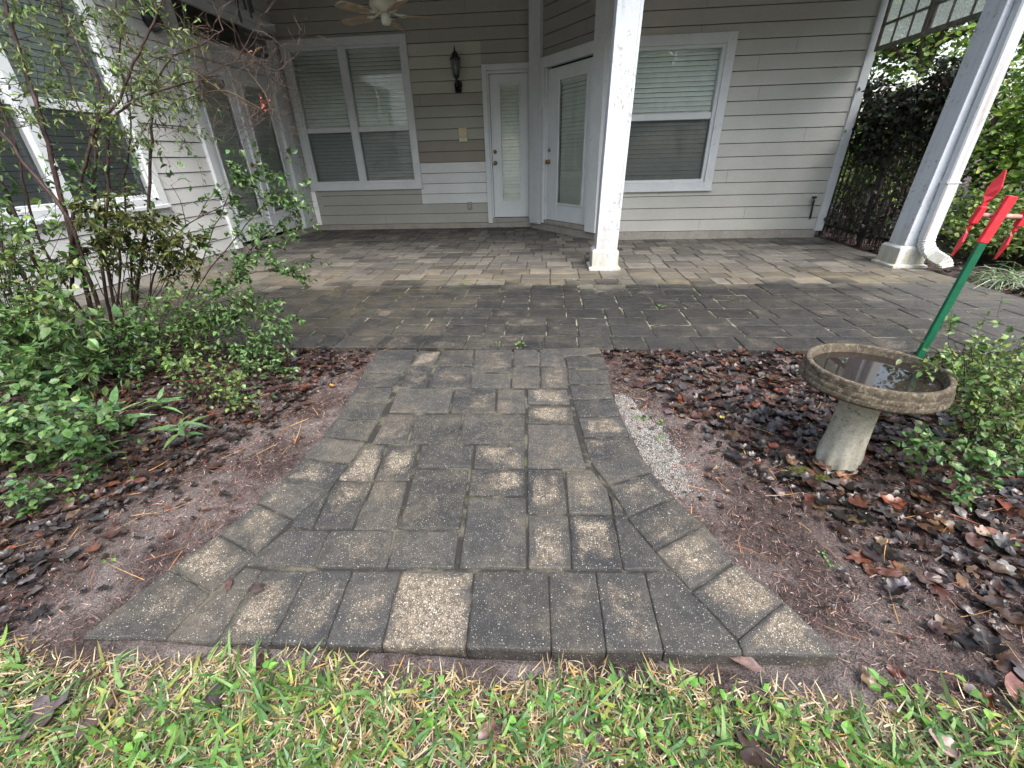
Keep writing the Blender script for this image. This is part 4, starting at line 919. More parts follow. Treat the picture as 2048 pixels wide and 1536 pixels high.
# ================================================================== PLANTS
UP = np.array([0, 0, 1.])
def leafset(name, P, D, smin, smax, T, cols, wts, parent, mat=None, j=.2, nj=.5, loc=None):
    m = len(P); nn = np.tile(UP, (m, 1))+rng.normal(0, nj, (m, 3)); F = frames(D, nn); S = rng.uniform(smin, smax, m)
    return scatter(name, T, P, F, S, jit(cols, m, j, wts), mat or M['leaf'], parent, loc=loc)
GRN = [(.085, .18, .045), (.13, .24, .07), (.055, .12, .035), (.18, .28, .10), (.10, .21, .09)]; GW = [.3, .25, .2, .1, .15]
LIME = [(.20, .29, .07), (.14, .23, .06), (.27, .33, .11), (.08, .15, .05)]; LW_ = [.35, .35, .15, .15]
OLV = [(.075, .095, .02), (.10, .12, .025), (.05, .065, .02), (.13, .13, .03)]; OW = [.35, .3, .2, .15]
class Shrub:
    """stems grown branch by branch; leaves sit on the twigs"""
    def __init__(s, base, seed): s.base = np.array(base, float); s.mb = MB(); s.tips = []; s.R = random.Random(seed)
    def V(s, a): return np.array([s.R.gauss(0, a) for _ in range(3)])
    def stem(s, pts, r0, r1, col=(1, 1, 1), sub=5):
        pts = [np.array(p, float) for p in pts]; out = []
        for i in range(len(pts)-1):
            p0 = pts[max(i-1, 0)]; p1 = pts[i]; p2 = pts[i+1]; p3 = pts[min(i+2, len(pts)-1)]
            for q in range(sub):
                t_ = q/sub; out.append(.5*((2*p1)+(-p0+p2)*t_+(2*p0-5*p1+4*p2-p3)*t_*t_+(-p0+3*p1-3*p2+p3)*t_**3)+s.V(.0025))
        out.append(pts[-1]); n = len(out)
        s.mb.tube(out, [r0+(r1-r0)*i/(n-1) for i in range(n)], 6 if r0 > .004 else 4, col, cap=False); return out
    def twig(s, p, d, ln, r, depth, col, droop=0, spread=.75, nsub=(2, 4), leafy=True, kink=.22):
        d = d/np.linalg.norm(d); n = max(3, int(ln/.03)); pts = [p]; dd = d.copy()
        for i in range(n):
            dd = dd+s.V(kink)*.5+np.array([0, 0, -droop]); dd /= np.linalg.norm(dd); pts.append(pts[-1]+dd*ln/n)
        s.mb.tube(pts, [max(.0006, r*(1-.6*i/n)) for i in range(n+1)], 4 if r > .0015 else 3, col, cap=False)
        if leafy or depth == 0:
            for i in range(1, n+1): s.tips.append((pts[i], pts[i]-pts[i-1], depth))
        if depth > 0:
            for _ in range(s.R.randint(*nsub)):
                i = s.R.randint(max(1, n//3), n); q = s.V(1); q -= dd*(q@dd)*.5; nd = dd*(1-spread*.4)+q/np.linalg.norm(q)*spread
                s.twig(pts[i], nd, ln*s.R.uniform(.5, .8), r*.6, depth-1, col, droop, spread, nsub, leafy, kink)
    def place(s, name, label, cat, stems_name='stems', group=None):
        s.o = empty(name, tuple(s.base), label, cat, group); s.mb.v = [tuple(np.array(v)-s.base) for v in s.mb.v]
        s.mb.build(stems_name, M['bark'], s.o, True); return s.o
    def leaves(s, P, D, smin, smax, T, cols, wts, **k):
        return leafset('leaves', np.array(P)-s.base, np.array(D), smin, smax, T, cols, wts, s.o, **k)
def pick(tips, n, R, spread=.9):
    P = []; D = []
    for _ in range(n):
        p, d, _k = tips[R.randrange(len(tips))]; d = d/(np.linalg.norm(d)+1e-9); q = np.array([R.gauss(0, 1) for _ in range(3)]); q /= np.linalg.norm(q)
        P.append(p); D.append(d*.6+q*spread)
    return P, D

# A: tall, nearly bare shrub in front of the left window
sh = Shrub(gp(215, 665, -.03), 11); DKB = (.75, .6, .62); GB = (1.5, 1.5, 1.0)
def st(px, y0, y1, r0, r1, col=DKB):
    n = len(px); return sh.stem([py(u, v, y0+(y1-y0)*i/(n-1)) for i, (u, v) in enumerate(px)], r0, r1, col)
S_ = []
S_.append(st([(205,690),(165,560),(112,351),(77,222),(63,180),(30,80),(2,-20)], 2.32, 2.45, .014, .008))
S_.append(st([(235,700),(214,600),(190,430),(194,250),(200,180),(140,60),(112,-20)], 2.36, 2.55, .010, .005))
S_.append(st([(262,670),(283,520),(296,420),(303,281),(306,172)], 2.42, 2.52, .010, .006))
S_.append(st([(306,172),(275,112),(240,40),(228,-15)], 2.52, 2.62, .005, .003)); S_.append(st([(306,172),(345,115),(400,90),(446,60)], 2.52, 2.45, .005, .002, (1.3, 1.2, 1)))
S_.append(st([(150,680),(142,560),(147,422),(170,330),(194,247),(235,205),(262,140),(300,60),(330,-10)], 2.28, 2.5, .011, .004))
S_.append(st([(245,680),(212,520),(216,375),(219,253),(250,215),(290,190),(380,165),(440,150)], 2.38, 2.45, .009, .003))
S_.append(st([(210,660),(172,540),(137,437),(60,340),(0,262),(-60,210)], 2.30, 2.35, .012, .007)); S_.append(st([(120,640),(70,520),(10,380),(-30,300)], 2.25, 2.3, .011, .008))
S_.append(st([(90,640),(40,540),(-20,460)], 2.2, 2.25, .012, .010)); S_.append(st([(195,668),(150,600),(75,470),(40,330),(0,200)], 2.33, 2.4, .009, .005))
S_.append(st([(281,675),(300,590),(325,503),(375,450),(484,395)], 2.42, 2.5, .006, .0025)); S_.append(st([(265,670),(262,520),(250,380),(262,250),(240,120),(250,20)], 2.44, 2.6, .006, .003))
S_.append(st([(230,670),(240,520),(228,400),(180,260),(150,200),(120,110),(60,20)], 2.36, 2.5, .006, .003))
S_.append(st([(306,178),(360,200),(440,180),(520,215),(560,220)], 2.5, 2.35, .0035, .0012, GB)); S_.append(st([(345,115),(400,150),(470,200),(540,228)], 2.5, 2.4, .003, .001, GB))
S_.append(st([(380,190),(430,140),(500,120),(560,146)], 2.45, 2.4, .0025, .001, (1.2, 1.1, .9)))
R0 = sh.R
for s_ in S_:
    n = len(s_)
    for k in range(max(10, n//2)):
        i = R0.randint(n//4, n-1); d = s_[min(i+1, n-1)]-s_[i-1]; d /= np.linalg.norm(d); q = sh.V(1); q[1] *= .6; q /= np.linalg.norm(q)
        sh.twig(s_[i], d*.5+q*.9, R0.uniform(.10, .26), R0.uniform(.0014, .0026), 2, DKB if R0.random() < .7 else GB, 0, .8, (1, 3))
for k in range(130):
    b_ = S_[R0.choice([2, 3, 4, 5, 6, 14, 15, 16, 16, 15, 12])]; i = R0.randint(1, len(b_)-1); q = sh.V(1); q[1] *= .5; q /= np.linalg.norm(q); sh.twig(b_[i], q, R0.uniform(.06, .2), .0012, 2, R0.choice([DKB, GB, (1.6, 1.5, 1.3)]), 0, .85, (1, 3), False, .35)
o = sh.place('tall_shrub', 'tall half bare shrub with dark stems in front of the wing window', 'shrub')
top = [t_ for t_ in sh.tips if t_[0][2] > 1.15 and t_[0][0] < -1.75]; low = [t_ for t_ in sh.tips if t_[0][2] <= 1.15]
P, D = pick(top, 4600, R0); sh.leaves(P, D, .020, .042, T_LAN+[leaf_t(.2, .2)], LIME+[(.12, .15, .08)], [.25, .3, .15, .15, .15])
P, D = pick(low, 1100, R0); sh.leaves(P, D, .022, .048, T_OV, GRN, GW)
fp = py(528, 207, 2.38)-sh.base; m_ = 26; leafset('dried_flowers', fp+rng.normal(0, .014, (m_, 3)), rand_dirs(m_), .008, .02, T_LAN+T_OV, [(.42, .10, .07), (.30, .08, .05)], [.5, .5], sh.o)
fp = py(512, 106, 2.4)-sh.base; leafset('curled_dead_leaf', fp+rng.normal(0, .006, (4, 3)), rand_dirs(4), .03, .045, [leaf_t(.2, .8, .1)], [(.36, .19, .10)], [1.0], sh.o)
# B: arching privet shoots
sh = Shrub(gp(330, 705, -.03), 5)
for px, y0, y1 in (([(330,705),(380,600),(450,500),(520,420),(560,390),(600,440)], 2.35, 2.45), ([(330,705),(400,620),(470,560),(540,540),(592,545)], 2.32, 2.3), ([(330,700),(420,640),(500,610),(560,640)], 2.3, 2.2),
                   ([(325,700),(390,560),(440,430),(470,370),(520,345)], 2.4, 2.5), ([(330,700),(410,660),(480,650),(535,700)], 2.28, 2.15), ([(335,705),(430,600),(500,500),(580,430)], 2.38, 2.5), ([(335,705),(450,680),(520,730),(560,740)], 2.25, 2.1)):
    n = len(px); p_ = sh.stem([py(u, v, y0+(y1-y0)*i/(n-1)) for i, (u, v) in enumerate(px)], .004, .0015, (1, .9, .8))
    for k in range(24):
        i = sh.R.randint(len(p_)//3, len(p_)-1); d = p_[min(i+1, len(p_)-1)]-p_[i-1]; d /= np.linalg.norm(d); q = sh.V(1); q /= np.linalg.norm(q)
        sh.twig(p_[i], d*.7+q*.6, sh.R.uniform(.05, .14), .0013, 1, (1, 1, .7), .03, .6, (1, 2), True, .12)
sh.place('privet_shrub', 'light green small leaved shrub arching over the left end of the patio', 'shrub')
P, D = pick([t_ for t_ in sh.tips], 4200, sh.R); sh.leaves(P, D, .018, .036, T_OV, [(.09, .18, .055), (.13, .23, .08), (.055, .12, .035), (.17, .26, .10)], [.35, .3, .2, .15], nj=.4)
# C: nandina like olive fronds among the stems
sh = Shrub(gp(250, 675, -.03), 21)
for u, v in ((190,430),(230,470),(280,440),(320,450),(165,500),(250,500),(300,500),(210,390),(370,480),(390,520),(350,500),(240,440)):
    tp_ = py(u, v, sh.R.uniform(2.2, 2.42)); b_ = sh.base+np.array([sh.R.uniform(-.1, .1), sh.R.uniform(-.05, .05), 0]); mid = (tp_+b_)/2+sh.V(.03); p_ = sh.stem([b_, mid, tp_], .0035, .0018, (.8, .6, .5))
    for k in range(7):
        q = sh.V(1); q[2] = abs(q[2])*.2; q /= np.linalg.norm(q); sh.twig(p_[-1-sh.R.randint(0, 2)], q, sh.R.uniform(.06, .13), .0012, 1, (1, .7, .6), .05, .7, (2, 3), True, .08)
sh.place('nandina_shrub', 'olive green feathery leaved shrub growing among the dark stems', 'shrub')
P, D = pick(sh.tips, 2300, sh.R); sh.leaves(P, D, .022, .05, [leaf_t(.17, .2, .05), leaf_t(.2, .4, .05)], OLV, OW)
# D: low leafy shrubs along the left edge (foreground)
def low_shrub(name, label, base_px, spots, seed, n, T, cols, wts, smin, smax, r=.003, z=-.03, tw=.09):
    s_ = Shrub(gp(*base_px, z), seed)
    for (u, v, Y) in spots:
        tp_ = py(u, v, Y); b_ = s_.base+np.array([s_.R.uniform(-.08, .08), s_.R.uniform(-.06, .06), 0]); mid = (tp_+b_)/2+np.array([0, 0, .06])+s_.V(.02)
        p_ = s_.stem([b_, mid, tp_], r, r*.4, (.9, .75, .65), 4)
        for k in range(6):
            q = s_.V(1); q[2] = q[2]*.5+.2; q /= np.linalg.norm(q); i = s_.R.randint(len(p_)//2, len(p_)-1); s_.twig(p_[i], q, s_.R.uniform(tw*.6, tw*1.3), r*.4, 1, (.9, .9, .6), .02, .7, (1, 3), True, .1)
    s_.place(name, label, 'shrub'); P, D = pick(s_.tips, n, s_.R); s_.leaves(P, D, smin, smax, T, cols, wts, nj=.4); return s_
R1 = random.Random(3)
def spots(n, us, vs, Y): return [(R1.uniform(*us), R1.uniform(*vs), R1.uniform(*Y)) for _ in range(n)]
low_shrub('azalea_shrub', 'bright green rounded leaves sprawling low at the left edge', (60, 900), spots(38, (-40, 250), (800, 960), (1.15, 1.45)), 31, 1900, T_RND, GRN, GW, .022, .042)
low_shrub('azalea_shrub', 'low sprig of round green leaves nearest the lawn at the left', (40, 1010), [(60, 1010, 1.02), (130, 1000, 1.05), (200, 990, 1.1), (100, 1080, .98), (60, 1100, .95), (170, 960, 1.15), (20, 1050, 1.0), (250, 900, 1.25)], 32, 330, T_RND, GRN, GW, .018, .032)
low_shrub('leafy_shrub', 'mid green dense leafy shrub below the dark stems', (80, 760), spots(40, (-40, 240), (600, 780), (1.65, 2.1)), 33, 2300, T_OV+T_LAN, GRN+[(.16, .22, .06)], [.25, .25, .2, .1, .1, .1], .034, .066)
low_shrub('leafy_shrub', 'airy bright leaved shrub among the stems at the far left', (40, 700), spots(40, (-60, 200), (380, 640), (1.9, 2.3)), 36, 1300, T_OV+T_LAN+T_RND, LIME+GRN[:2], [.2, .2, .1, .1, .2, .2], .025, .05)
low_shrub('leafy_shrub', 'arching green shrub spilling over the left end of the patio edge', (320, 720), spots(30, (300, 540), (560, 720), (2.1, 2.45)), 37, 1500, T_OV+T_LAN, GRN+LIME[:1], [.25, .25, .15, .1, .1, .15], .022, .045)
low_shrub('leafy_shrub', 'shadowy leafy undergrowth at the foot of the stems against the patio', (250, 740), spots(26, (120, 400), (620, 760), (1.95, 2.3)), 34, 1300, T_OV+T_RND, GRN, GW, .022, .042)
low_shrub('ground_vine', 'sparse round leaved sprigs spreading over the dead leaves left of the path', (400, 800), spots(26, (300, 560), (700, 860), (1.55, 2.15)), 35, 750, T_RND, LIME+GRN[:2], [.2, .2, .05, .1, .25, .2], .014, .026, .0018, -.03, .08)
# lance leaved seedlings
def lance(px, n, sz, seed, label):
    R_ = random.Random(seed); b_ = gp(*px, -.025); o = empty('lance_leaf_plant', tuple(b_), label, 'plant', 'lance leaved seedlings in the left bed'); h = sz*.9
    mb = MB(); mb.tube([(0, 0, 0), (.01, .0, h*.5), (.0, .005, h)], [.002, .0017, .0012], 5, (.9, .9, .6)); mb.build('stem', M['bark'], o, True)
    P = []; D = []
    for i in range(n):
        a = 2.4*i+R_.uniform(-.3, .3); e = R_.uniform(.0, .7); P.append((0, 0, h*(.45+.55*i/n))); D.append((math.cos(a)*math.cos(e), math.sin(a)*math.cos(e), math.sin(e)))
    leafset('leaves', np.array(P), np.array(D), sz*.75, sz*1.1, T_LAN, [(.12, .24, .09), (.16, .28, .10), (.20, .26, .08)], [.5, .3, .2], o, nj=.25)
for i, (px, n, sz, lb) in enumerate((((375, 890), 9, .13, 'lance leaved plant with one yellow leaf nearest the path'), ((250, 860), 7, .15, 'lance leaved plant with broad drooping blades'), ((215, 930), 6, .12, 'lance leaved plant closest to the lawn'), ((330, 830), 8, .11, 'lance leaved plant between two larger ones'),
      ((80, 800), 10, .16, 'large lance leaved plant at the left edge'), ((230, 760), 8, .12, 'lance leaved plant under the dark stems'), ((470, 640), 7, .11, 'long leaved sprig against the patio edge'))):
    lance(px, n, sz, 60+i, lb)
# E: right side shrub and weeds
low_shrub('small_leaf_shrub', 'low yellow green small leaved shrub right of the bird bath', (1960, 900), spots(48, (1895, 2100), (680, 900), (1.3, 1.9)), 41, 3200, T_OV+T_RND, LIME+GRN[:2], [.25, .25, .1, .1, .15, .15], .014, .028, .0025, -.03, .10)
low_shrub('small_leaf_shrub', 'loose green sprigs sprouting just under the bird bath rim', (1900, 930), [(1880, 880, 1.22), (1860, 920, 1.2), (1900, 950, 1.15), (1990, 930, 1.2), (2020, 870, 1.3), (1960, 1000, 1.1), (1980, 900, 1.3)], 42, 420, T_RND, GRN, GW, .016, .030, .002, -.03, .08)
def weed(px, sz, n, seed, label, z=0.0, T=None, cols=None):
    b_ = gp(*px, z); o = empty('weed', tuple(b_), label, 'weed'); R_ = random.Random(seed); P = []; D = []
    mb = MB()
    for i in range(n):
        a = R_.uniform(0, 2*PI); r = R_.uniform(.1, 1)*sz; p = np.array([math.cos(a)*r, math.sin(a)*r*.8, R_.uniform(.1, .5)*sz]); mb.tube([(0, 0, 0), tuple(p*.6+np.array([0, 0, .1*sz])), tuple(p)], .0006, 3, (1, 1.5, .6)); P.append(p); D.append((math.cos(a), math.sin(a), R_.uniform(-.2, .5)))
    mb.build('stems', M['leaf'] if False else M['bark'], o); leafset('leaves', np.array(P), np.array(D), sz*.3, sz*.55, T or T_RND, cols or [(.18, .33, .06), (.13, .26, .05)], [.5, .5], o, nj=.3)
for i, (px, sz, n, z, lb) in enumerate((((1040, 694), .045, 12, 0, 'bright green weed sprig at the seam of path and patio'), ((994, 692), .028, 7, 0, 'tiny weed left of the sprig where path meets patio'), ((926, 570), .05, 9, 0, 'weed tuft in a joint near the middle of the patio'), ((1318, 616), .05, 8, 0, 'small weed growing in a black paver joint right of the centre column'),
      ((1285, 836), .035, 12, -.02, 'green weed at the top of the white gravel strip'), ((1322, 850), .03, 9, -.02, 'weed at the right border of the gravel strip'), ((1266, 872), .022, 6, -.02, 'tiny weed pressed against the path border by the gravel'), ((1322, 878), .03, 8, -.02, 'weed in the lower part of the gravel strip'),
      ((1155, 562), .04, 6, 0, 'small weed in front of the centre column base'), ((1640, 1110), .02, 7, -.03, 'tiny green seedling on the bare soil right of the path'), ((1655, 1130), .02, 6, -.03, 'second tiny seedling on the bare soil, nearer the lawn'), ((1880, 1055), .04, 5, -.03, 'seedling with few leaves among dead leaves right of the bird bath'),
      ((1985, 1075), .05, 6, -.03, 'larger seedling at the right edge of the leafy bed'), ((1425, 905), .015, 5, 0, 'speck of a weed beside the gravel'), ((1470, 600), .05, 5, 0, 'faint yellow green weed in the right part of the patio'), ((225, 1120), .03, 5, -.03, 'tiny seedling on soil near the left path border'))):
    weed(px, sz, n, 80+i, lb, z)
# broad leaved weeds in the lawn: one thing each
for i, (u, v) in enumerate(((530,1355),(680,1395),(715,1410),(850,1440),(870,1380),(1185,1360),(1145,1440),(1100,1450),(1190,1455),(1240,1440),(1340,1480),(1430,1400),(1470,1440),(1780,1390),(1820,1400),(1680,1500),(200,1480),(250,1500),(330,1490),(1010,1440),(1500,1385),(1960,1395),(560,1500),(1060,1390),(1590,1440))):
    weed((u, v), R1.uniform(.038, .055), R1.randint(4, 7), 120+i, '', -.012, None, [(.12, .29, .04), (.17, .34, .06)])
    o = scn.collection.objects[-1]
lawn_weeds = [o for o in scn.collection.objects if o.name.startswith('weed') and o.get('category') and not o.get('label')]
for o in lawn_weeds: o['label'] = 'bright green broad leaved weed in the lawn grass'; o['group'] = 'broad leaved weeds in the lawn'
# moss clumps by the bird bath
for px, r, lb in (((1600, 948), .045, 'round yellow green moss clump at the foot of the bird bath'), ((1640, 962), .032, 'smaller dark moss clump touching the round one')):
    b_ = gp(*px, -.03); m = 2600; a = rng.uniform(0, 2*PI, m); q = np.sqrt(rng.random(m)); x = b_[0]+np.cos(a)*q*r*1.2; y = b_[1]+np.sin(a)*q*r; z = -.024+.014*(1-q*q)
    D = rand_dirs(m, .1, 1); o = scatter('moss_clump', TS, np.stack([x, y, z], 1)-b_, frames(D, rand_dirs(m)), np.stack([np.full(m, .0006), rng.uniform(.004, .009, m), rng.uniform(.004, .009, m)], 1), jit([(.17, .19, .03), (.10, .13, .02), (.25, .25, .05)], m, .2), M['moss'])
    o.location = tuple(b_); tag(o, lb, 'moss')
# single leaves one can point to
def one_leaf(px, sz, col, kind, yaw, label, z=.004, T=None, tilt=.2):
    b_ = gp(*px, z); tv, tf = T or T_LIT[kind]; Rz = Matrix.Rotation(yaw, 3, 'Z') @ Matrix.Rotation(tilt, 3, 'X'); mb = MB(); mn = min(v[2] for v in tv)*sz if False else 0
    mb.add([tuple(Rz @ Vector((v[0]*sz, v[1]*sz, v[2]*sz))) for v in tv], tf, col); zmin = min(v[2] for v in mb.v); mb.v = [(v[0], v[1], v[2]-zmin) for v in mb.v]
    if kind >= 0: mb.tube([mb.v[0] if False else (0, 0, .004), tuple(Rz @ Vector((0, -.35*sz, .004)))], .0006, 4, tuple(c*.8 for c in col))
    o = mb.build('fallen_leaf', M['litter'], None, True); o.location = tuple(b_); tag(o, label, 'leaf')
one_leaf((455, 1180), .035, (.10, .05, .04), 2, .3, 'small curled purple brown leaf lying on the front pavers', .002); one_leaf((530, 1175), .04, (.07, .045, .04), 5, 1.9, 'thin twisted dark leaf on the pavers next to the curled one', .002)
one_leaf((1447, 838), .03, (.50, .52, .14), -1, .2, 'small pale yellow leaf on the dark litter right of the gravel', -.0, T_RND[0]); one_leaf((668, 772), .03, (.60, .22, .03), 3, 1.2, 'small orange leaf on the dark litter left of the path', 0)
one_leaf((150, 1500), .13, (.09, .055, .048), -1, .12, 'long brown serrated leaf lying in the lawn at the left', -.01, leaf_t(.17, .1, .05), .1); one_leaf((1440, 930), .05, (.42, .36, .20), -1, 2.3, 'slim tan leaf on bare mulch right of the path', -.02, T_LAN[2])
one_leaf((1700, 960), .045, (.30, .13, .07), 8, 1.0, 'reddish tan leaf leaning on the bird bath foot', -.015); one_leaf((1575, 950), .05, (.25, .24, .24), 4, 2.5, 'pale grey leaf left of the moss clump', -.02)
one_leaf((1530, 1345), .10, (.20, .13, .11), -1, 1.1, 'long brown leaf between the path corner and the lawn', -.02, leaf_t(.16, .1, .06), .1); one_leaf((2030, 1400), .07, (.20, .09, .07), -1, -.6, 'smooth reddish brown leaf in the lawn at the right edge', -.01, leaf_t(.25, .1, .1), .2)
one_leaf((1925, 1515), .06, (.42, .30, .26), 7, .8, 'pale pinkish leaf in the lawn at the lower right', -.01); one_leaf((30, 1470), .09, (.10, .08, .08), 1, -.7, 'dark grey leaf in the lawn at the lower left', -.01)
one_leaf((420, 1440), .07, (.03, .022, .02), 6, .4, 'black wet leaf sunk in the lawn left of the centre', -.01); one_leaf((960, 1500), .06, (.16, .08, .06), 11, -.5, 'brown leaf at the bottom centre of the lawn', -.01)
one_leaf((2000, 1000), .075, (.20, .06, .04), -1, 2.6, 'shiny red brown oval leaf at the right edge of the bed', -.005, leaf_t(.24, .15, .1), .3); one_leaf((1985, 1070), .06, (.34, .24, .19), 9, 1.7, 'tan lobed leaf near the lower right of the bed', -.01)
one_leaf((1545, 1490), .085, (.05, .03, .025), 0, 2.0, 'large dark lobed leaf in the lawn right of the centre', -.008)

# ---- vine mass on the fence
m = 4600; yv = rng.uniform(4.95, 6.62, m); tv = np.clip((yv-4.5)/2.1, 0, 1); ztop = 1.70+.10*np.sin(yv*5)+.06*np.sin(yv*13); zbot = .78+.25*vnoise(yv, yv*0+2, 3, 31)
u_ = rng.random(m)**.8; z = zbot+(ztop-zbot)*u_; thin = rng.random(m) < .16; z = np.where(thin, rng.uniform(.1, 1, m), z); x = 3.95+rng.normal(0, 1, m)*.09*(.6+.6*u_)
vn = empty('fence_vine', (3.95, 5.5, .8), 'dark brown green vine heaped over the iron fence', 'vine')
P = np.stack([x, yv, z], 1)-np.array([3.95, 5.5, .8]); D = rand_dirs(m); D[:, 2] = -abs(D[:, 2])*.8
leafset('leaves', P, D, .04, .08, T_OV+T_RND, [(.020, .028, .014), (.035, .05, .022), (.045, .032, .022), (.012, .014, .010), (.07, .10, .035)], [.3, .25, .25, .12, .08], vn, M['leafdk'], nj=.8)
mb = MB(); R2 = random.Random(4)
for k in range(90):
    y_ = R2.uniform(-.5, 1.1); p = [np.array([R2.gauss(0, .05), y_, -.85])]
    for i in range(9): p.append(p[-1]+np.array([R2.gauss(0, .015), R2.gauss(0, .03), R2.uniform(.1, .2)]))
    mb.tube(p, [.004-.0003*i for i in range(10)], 4, (.6, .5, .45), cap=False)
mb.build('stems', M['bark'], vn)

# ---- trees and bushes beyond
def tree(name, label, cat, loc, height, rad, n, cols, wts, seed, lsz=(.09, .16), z0=.35, trunk=.12, group=None, squash=1.0, mat=None, T=None):
    R_ = random.Random(seed); g = np.random.default_rng(seed); o = empty(name, loc, label, cat, group); mb = MB(); tips = []
    def grow(p, d, ln, r, dep):
        n_ = 4; pts = [p]
        for i in range(n_): d = d+np.array([R_.gauss(0, .12), R_.gauss(0, .12), R_.gauss(0, .06)]); d /= np.linalg.norm(d); pts.append(pts[-1]+d*ln/n_)
        mb.tube(pts, [r*(1-.4*i/n_) for i in range(n_+1)], 7 if r > .03 else 4, cap=False)
        if dep <= 1: tips.extend(pts[1:])
        if dep > 0:
            for _ in range(R_.randint(3, 4)):
                q = np.array([R_.gauss(0, 1), R_.gauss(0, 1), R_.gauss(.25, .5)]); q /= np.linalg.norm(q); grow(pts[R_.randint(2, n_)], d*.45+q*.9, ln*R_.uniform(.55, .75), r*.5, dep-1)
    grow(np.array([0, 0, -.1]), np.array([R_.gauss(0, .05), R_.gauss(0, .05), 1.]), height*z0+.1, trunk, 0); top_ = np.array([0, 0, height*z0])
    for k in range(6):
        a = k*1.05+R_.random(); grow(top_+np.array([0, 0, R_.uniform(-.15, .1)*height*z0]), np.array([math.cos(a)*.8, math.sin(a)*.8, R_.uniform(.4, 1.4)]), rad*.62, trunk*.5, 2)
    mb.build('trunk', M['trunk'], o, True); tips = np.array(tips); c = tips[g.integers(0, len(tips), n)]+g.normal(0, rad*.09, (n, 3)); c[:, 2] = np.clip(c[:, 2], .05, None)
    leafset('crown', c, rand_dirs(n, -.8, .5), lsz[0], lsz[1], T or T_OV, cols, wts, o, mat or M['petal'], nj=.9); return o
YG = [(.20, .32, .05), (.13, .24, .045), (.30, .40, .08), (.07, .15, .035)]; YW = [.35, .3, .15, .2]; DG = [(.035, .075, .02), (.06, .12, .03), (.02, .045, .015), (.10, .16, .04)]; DW = [.35, .3, .2, .15]
def copy_tree(o, loc, rz, label=None, sc=1):
    c = o.copy(); scn.collection.objects.link(c); c.location = loc; c.rotation_euler = (0, 0, rz); c.scale = (sc, sc, sc)
    if label: c['label'] = label
    for ch in list(o.children): d = ch.copy(); scn.collection.objects.link(d); d.parent = c
    return c
def bush(label, loc, r, h, n, cols, wts, seed, lsz=(.05, .09), name='bush'):
    R_ = random.Random(seed); g = np.random.default_rng(seed); o = empty(name, loc, label, 'bush'); mb = MB(); C = []
    for k in range(26):
        a = R_.uniform(0, 2*PI); q = R_.random()**.5*r; e = np.array([math.cos(a)*q, math.sin(a)*q, h*R_.uniform(.45, 1)*(1-.35*(q/r)**2)]); mb.tube([(0, 0, -.03), tuple(e*.5+np.array([0, 0, .1*h])), tuple(e)], [.012, .008, .003], 4, (.7, .7, .6), cap=False); C.append(e)
        for _ in range(3): C.append(e*R_.uniform(.5, .95)+np.array([R_.gauss(0, r*.15), R_.gauss(0, r*.15), 0]))
    mb.build('stems', M['bark'], o); C = np.array(C); c = C[g.integers(0, len(C), n)]+g.normal(0, 1, (n, 3))*np.array([r*.14, r*.14, h*.11]); c[:, 2] = np.clip(c[:, 2], .02, None)
    leafset('foliage', c, rand_dirs(n, -.6, .7), lsz[0], lsz[1], T_OV+T_RND, cols, wts, o, M['petal'], nj=.8); return o
bush('yellow green bush rising behind the vine covered fence', (5.0, 6.6, 0), 1.1, 2.5, 5200, YG, YW, 1)
bush('bright green bush behind the right porch column', (6.3, 5.9, 0), 1.1, 2.3, 5200, YG, YW, 2)
bush('low green ground cover bush behind the whirligig', (4.75, 4.75, 0), .6, .55, 3400, LIME, LW_, 3, (.035, .06))
bush('pale green bush at the right edge beyond the patio', (5.35, 5.2, 0), .75, .95, 3400, LIME, LW_, 4, (.05, .08))
bush('dark leaved bush in the shade at the far right', (7.9, 7.3, 0), 1.5, 2.6, 5200, DG, DW, 5, (.07, .12))
bush('broad dark bush beyond the bright one', (8.4, 5.3, 0), 1.5, 2.4, 4200, DG, DW, 6, (.07, .12))
bush('green bush beyond the fence pickets near the house corner', (5.3, 8.3, 0), 1.0, 1.6, 2600, YG, YW, 7)
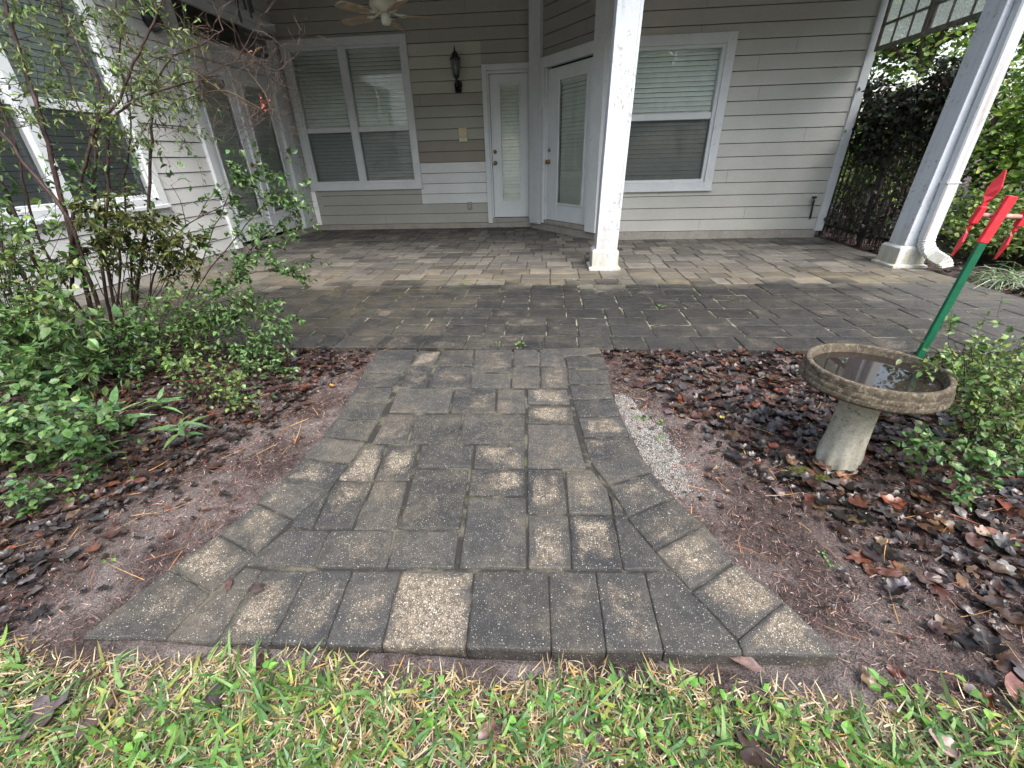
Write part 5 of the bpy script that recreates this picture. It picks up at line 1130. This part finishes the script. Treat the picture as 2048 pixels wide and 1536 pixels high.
# striped grassy clump
cl = empty('striped_grass_clump', (4.10, 3.98, 0), 'clump of white and green striped grassy leaves at the patio corner', 'grass clump'); m = 420; a = rng.uniform(0, 2*PI, m); e = rng.uniform(.25, 1.2, m)
D = np.stack([np.cos(a)*np.cos(e), np.sin(a)*np.cos(e), np.sin(e)], 1); P = np.stack([rng.normal(0, .09, m), rng.normal(0, .09, m), np.zeros(m)-.02], 1)
scatter('leaves', [blade_t(-2.2, .1), blade_t(-1.6, -.1), blade_t(-2.8, .0)], P, frames(D, np.tile(UP, (m, 1))+rng.normal(0, .2, (m, 3))), np.stack([np.full(m, .09), rng.uniform(.25, .45, m), rng.uniform(.25, .5, m)], 1), jit([(.30, .36, .22), (.10, .18, .07), (.42, .46, .34)], m, .15, [.4, .35, .25]), M['leaf'], cl)
t1 = tree('tree', 'tall yellow green tree beyond the right porch column', 'tree', (9.5, 8.0, 0), 8, 3.0, 11000, YG, YW, 51, group='trees beyond the garden')
t2 = tree('tree', 'dark green tree at the far right behind the whirligig', 'tree', (11.0, 6.0, 0), 7, 2.8, 11000, DG, DW, 52, z0=.22, group='trees beyond the garden')
copy_tree(t1, (8.2, 12.0, 0), 1.3, 'pale green tree seen under the hanging sashes'); copy_tree(t2, (12.5, 10.0, 0), 2.1, 'dark tree between the two pale green trees', 1.1)
copy_tree(t1, (6.8, 15.0, 0), 3.3, 'distant pale tree beside the house corner', 1.0); copy_tree(t2, (13.5, .5, 0), .6, 'dark tree outside the right edge', 1.2)
# woods behind the photographer: seen only as reflections
k_ = 0
for (x_, y_, s_, src) in ((-7, -7, 1.15, t1), (-2.8, -8.5, 1.2, t2), (1.5, -7.5, 1.1, t1), (5.5, -8, 1.2, t2), (9.5, -6, 1.1, t1), (-11, -5, 1.2, t2), (13, -3, 1.2, t1), (-4.8, -12, 1.6, t2), (3.5, -12.5, 1.6, t2), (10, -12, 1.6, t2), (-12, -12, 1.6, t1)):
    copy_tree(src, (x_, y_, 0), k_*.9, 'tree of the woods facing the porch, seen as a reflection in the panes', s_); k_ += 1
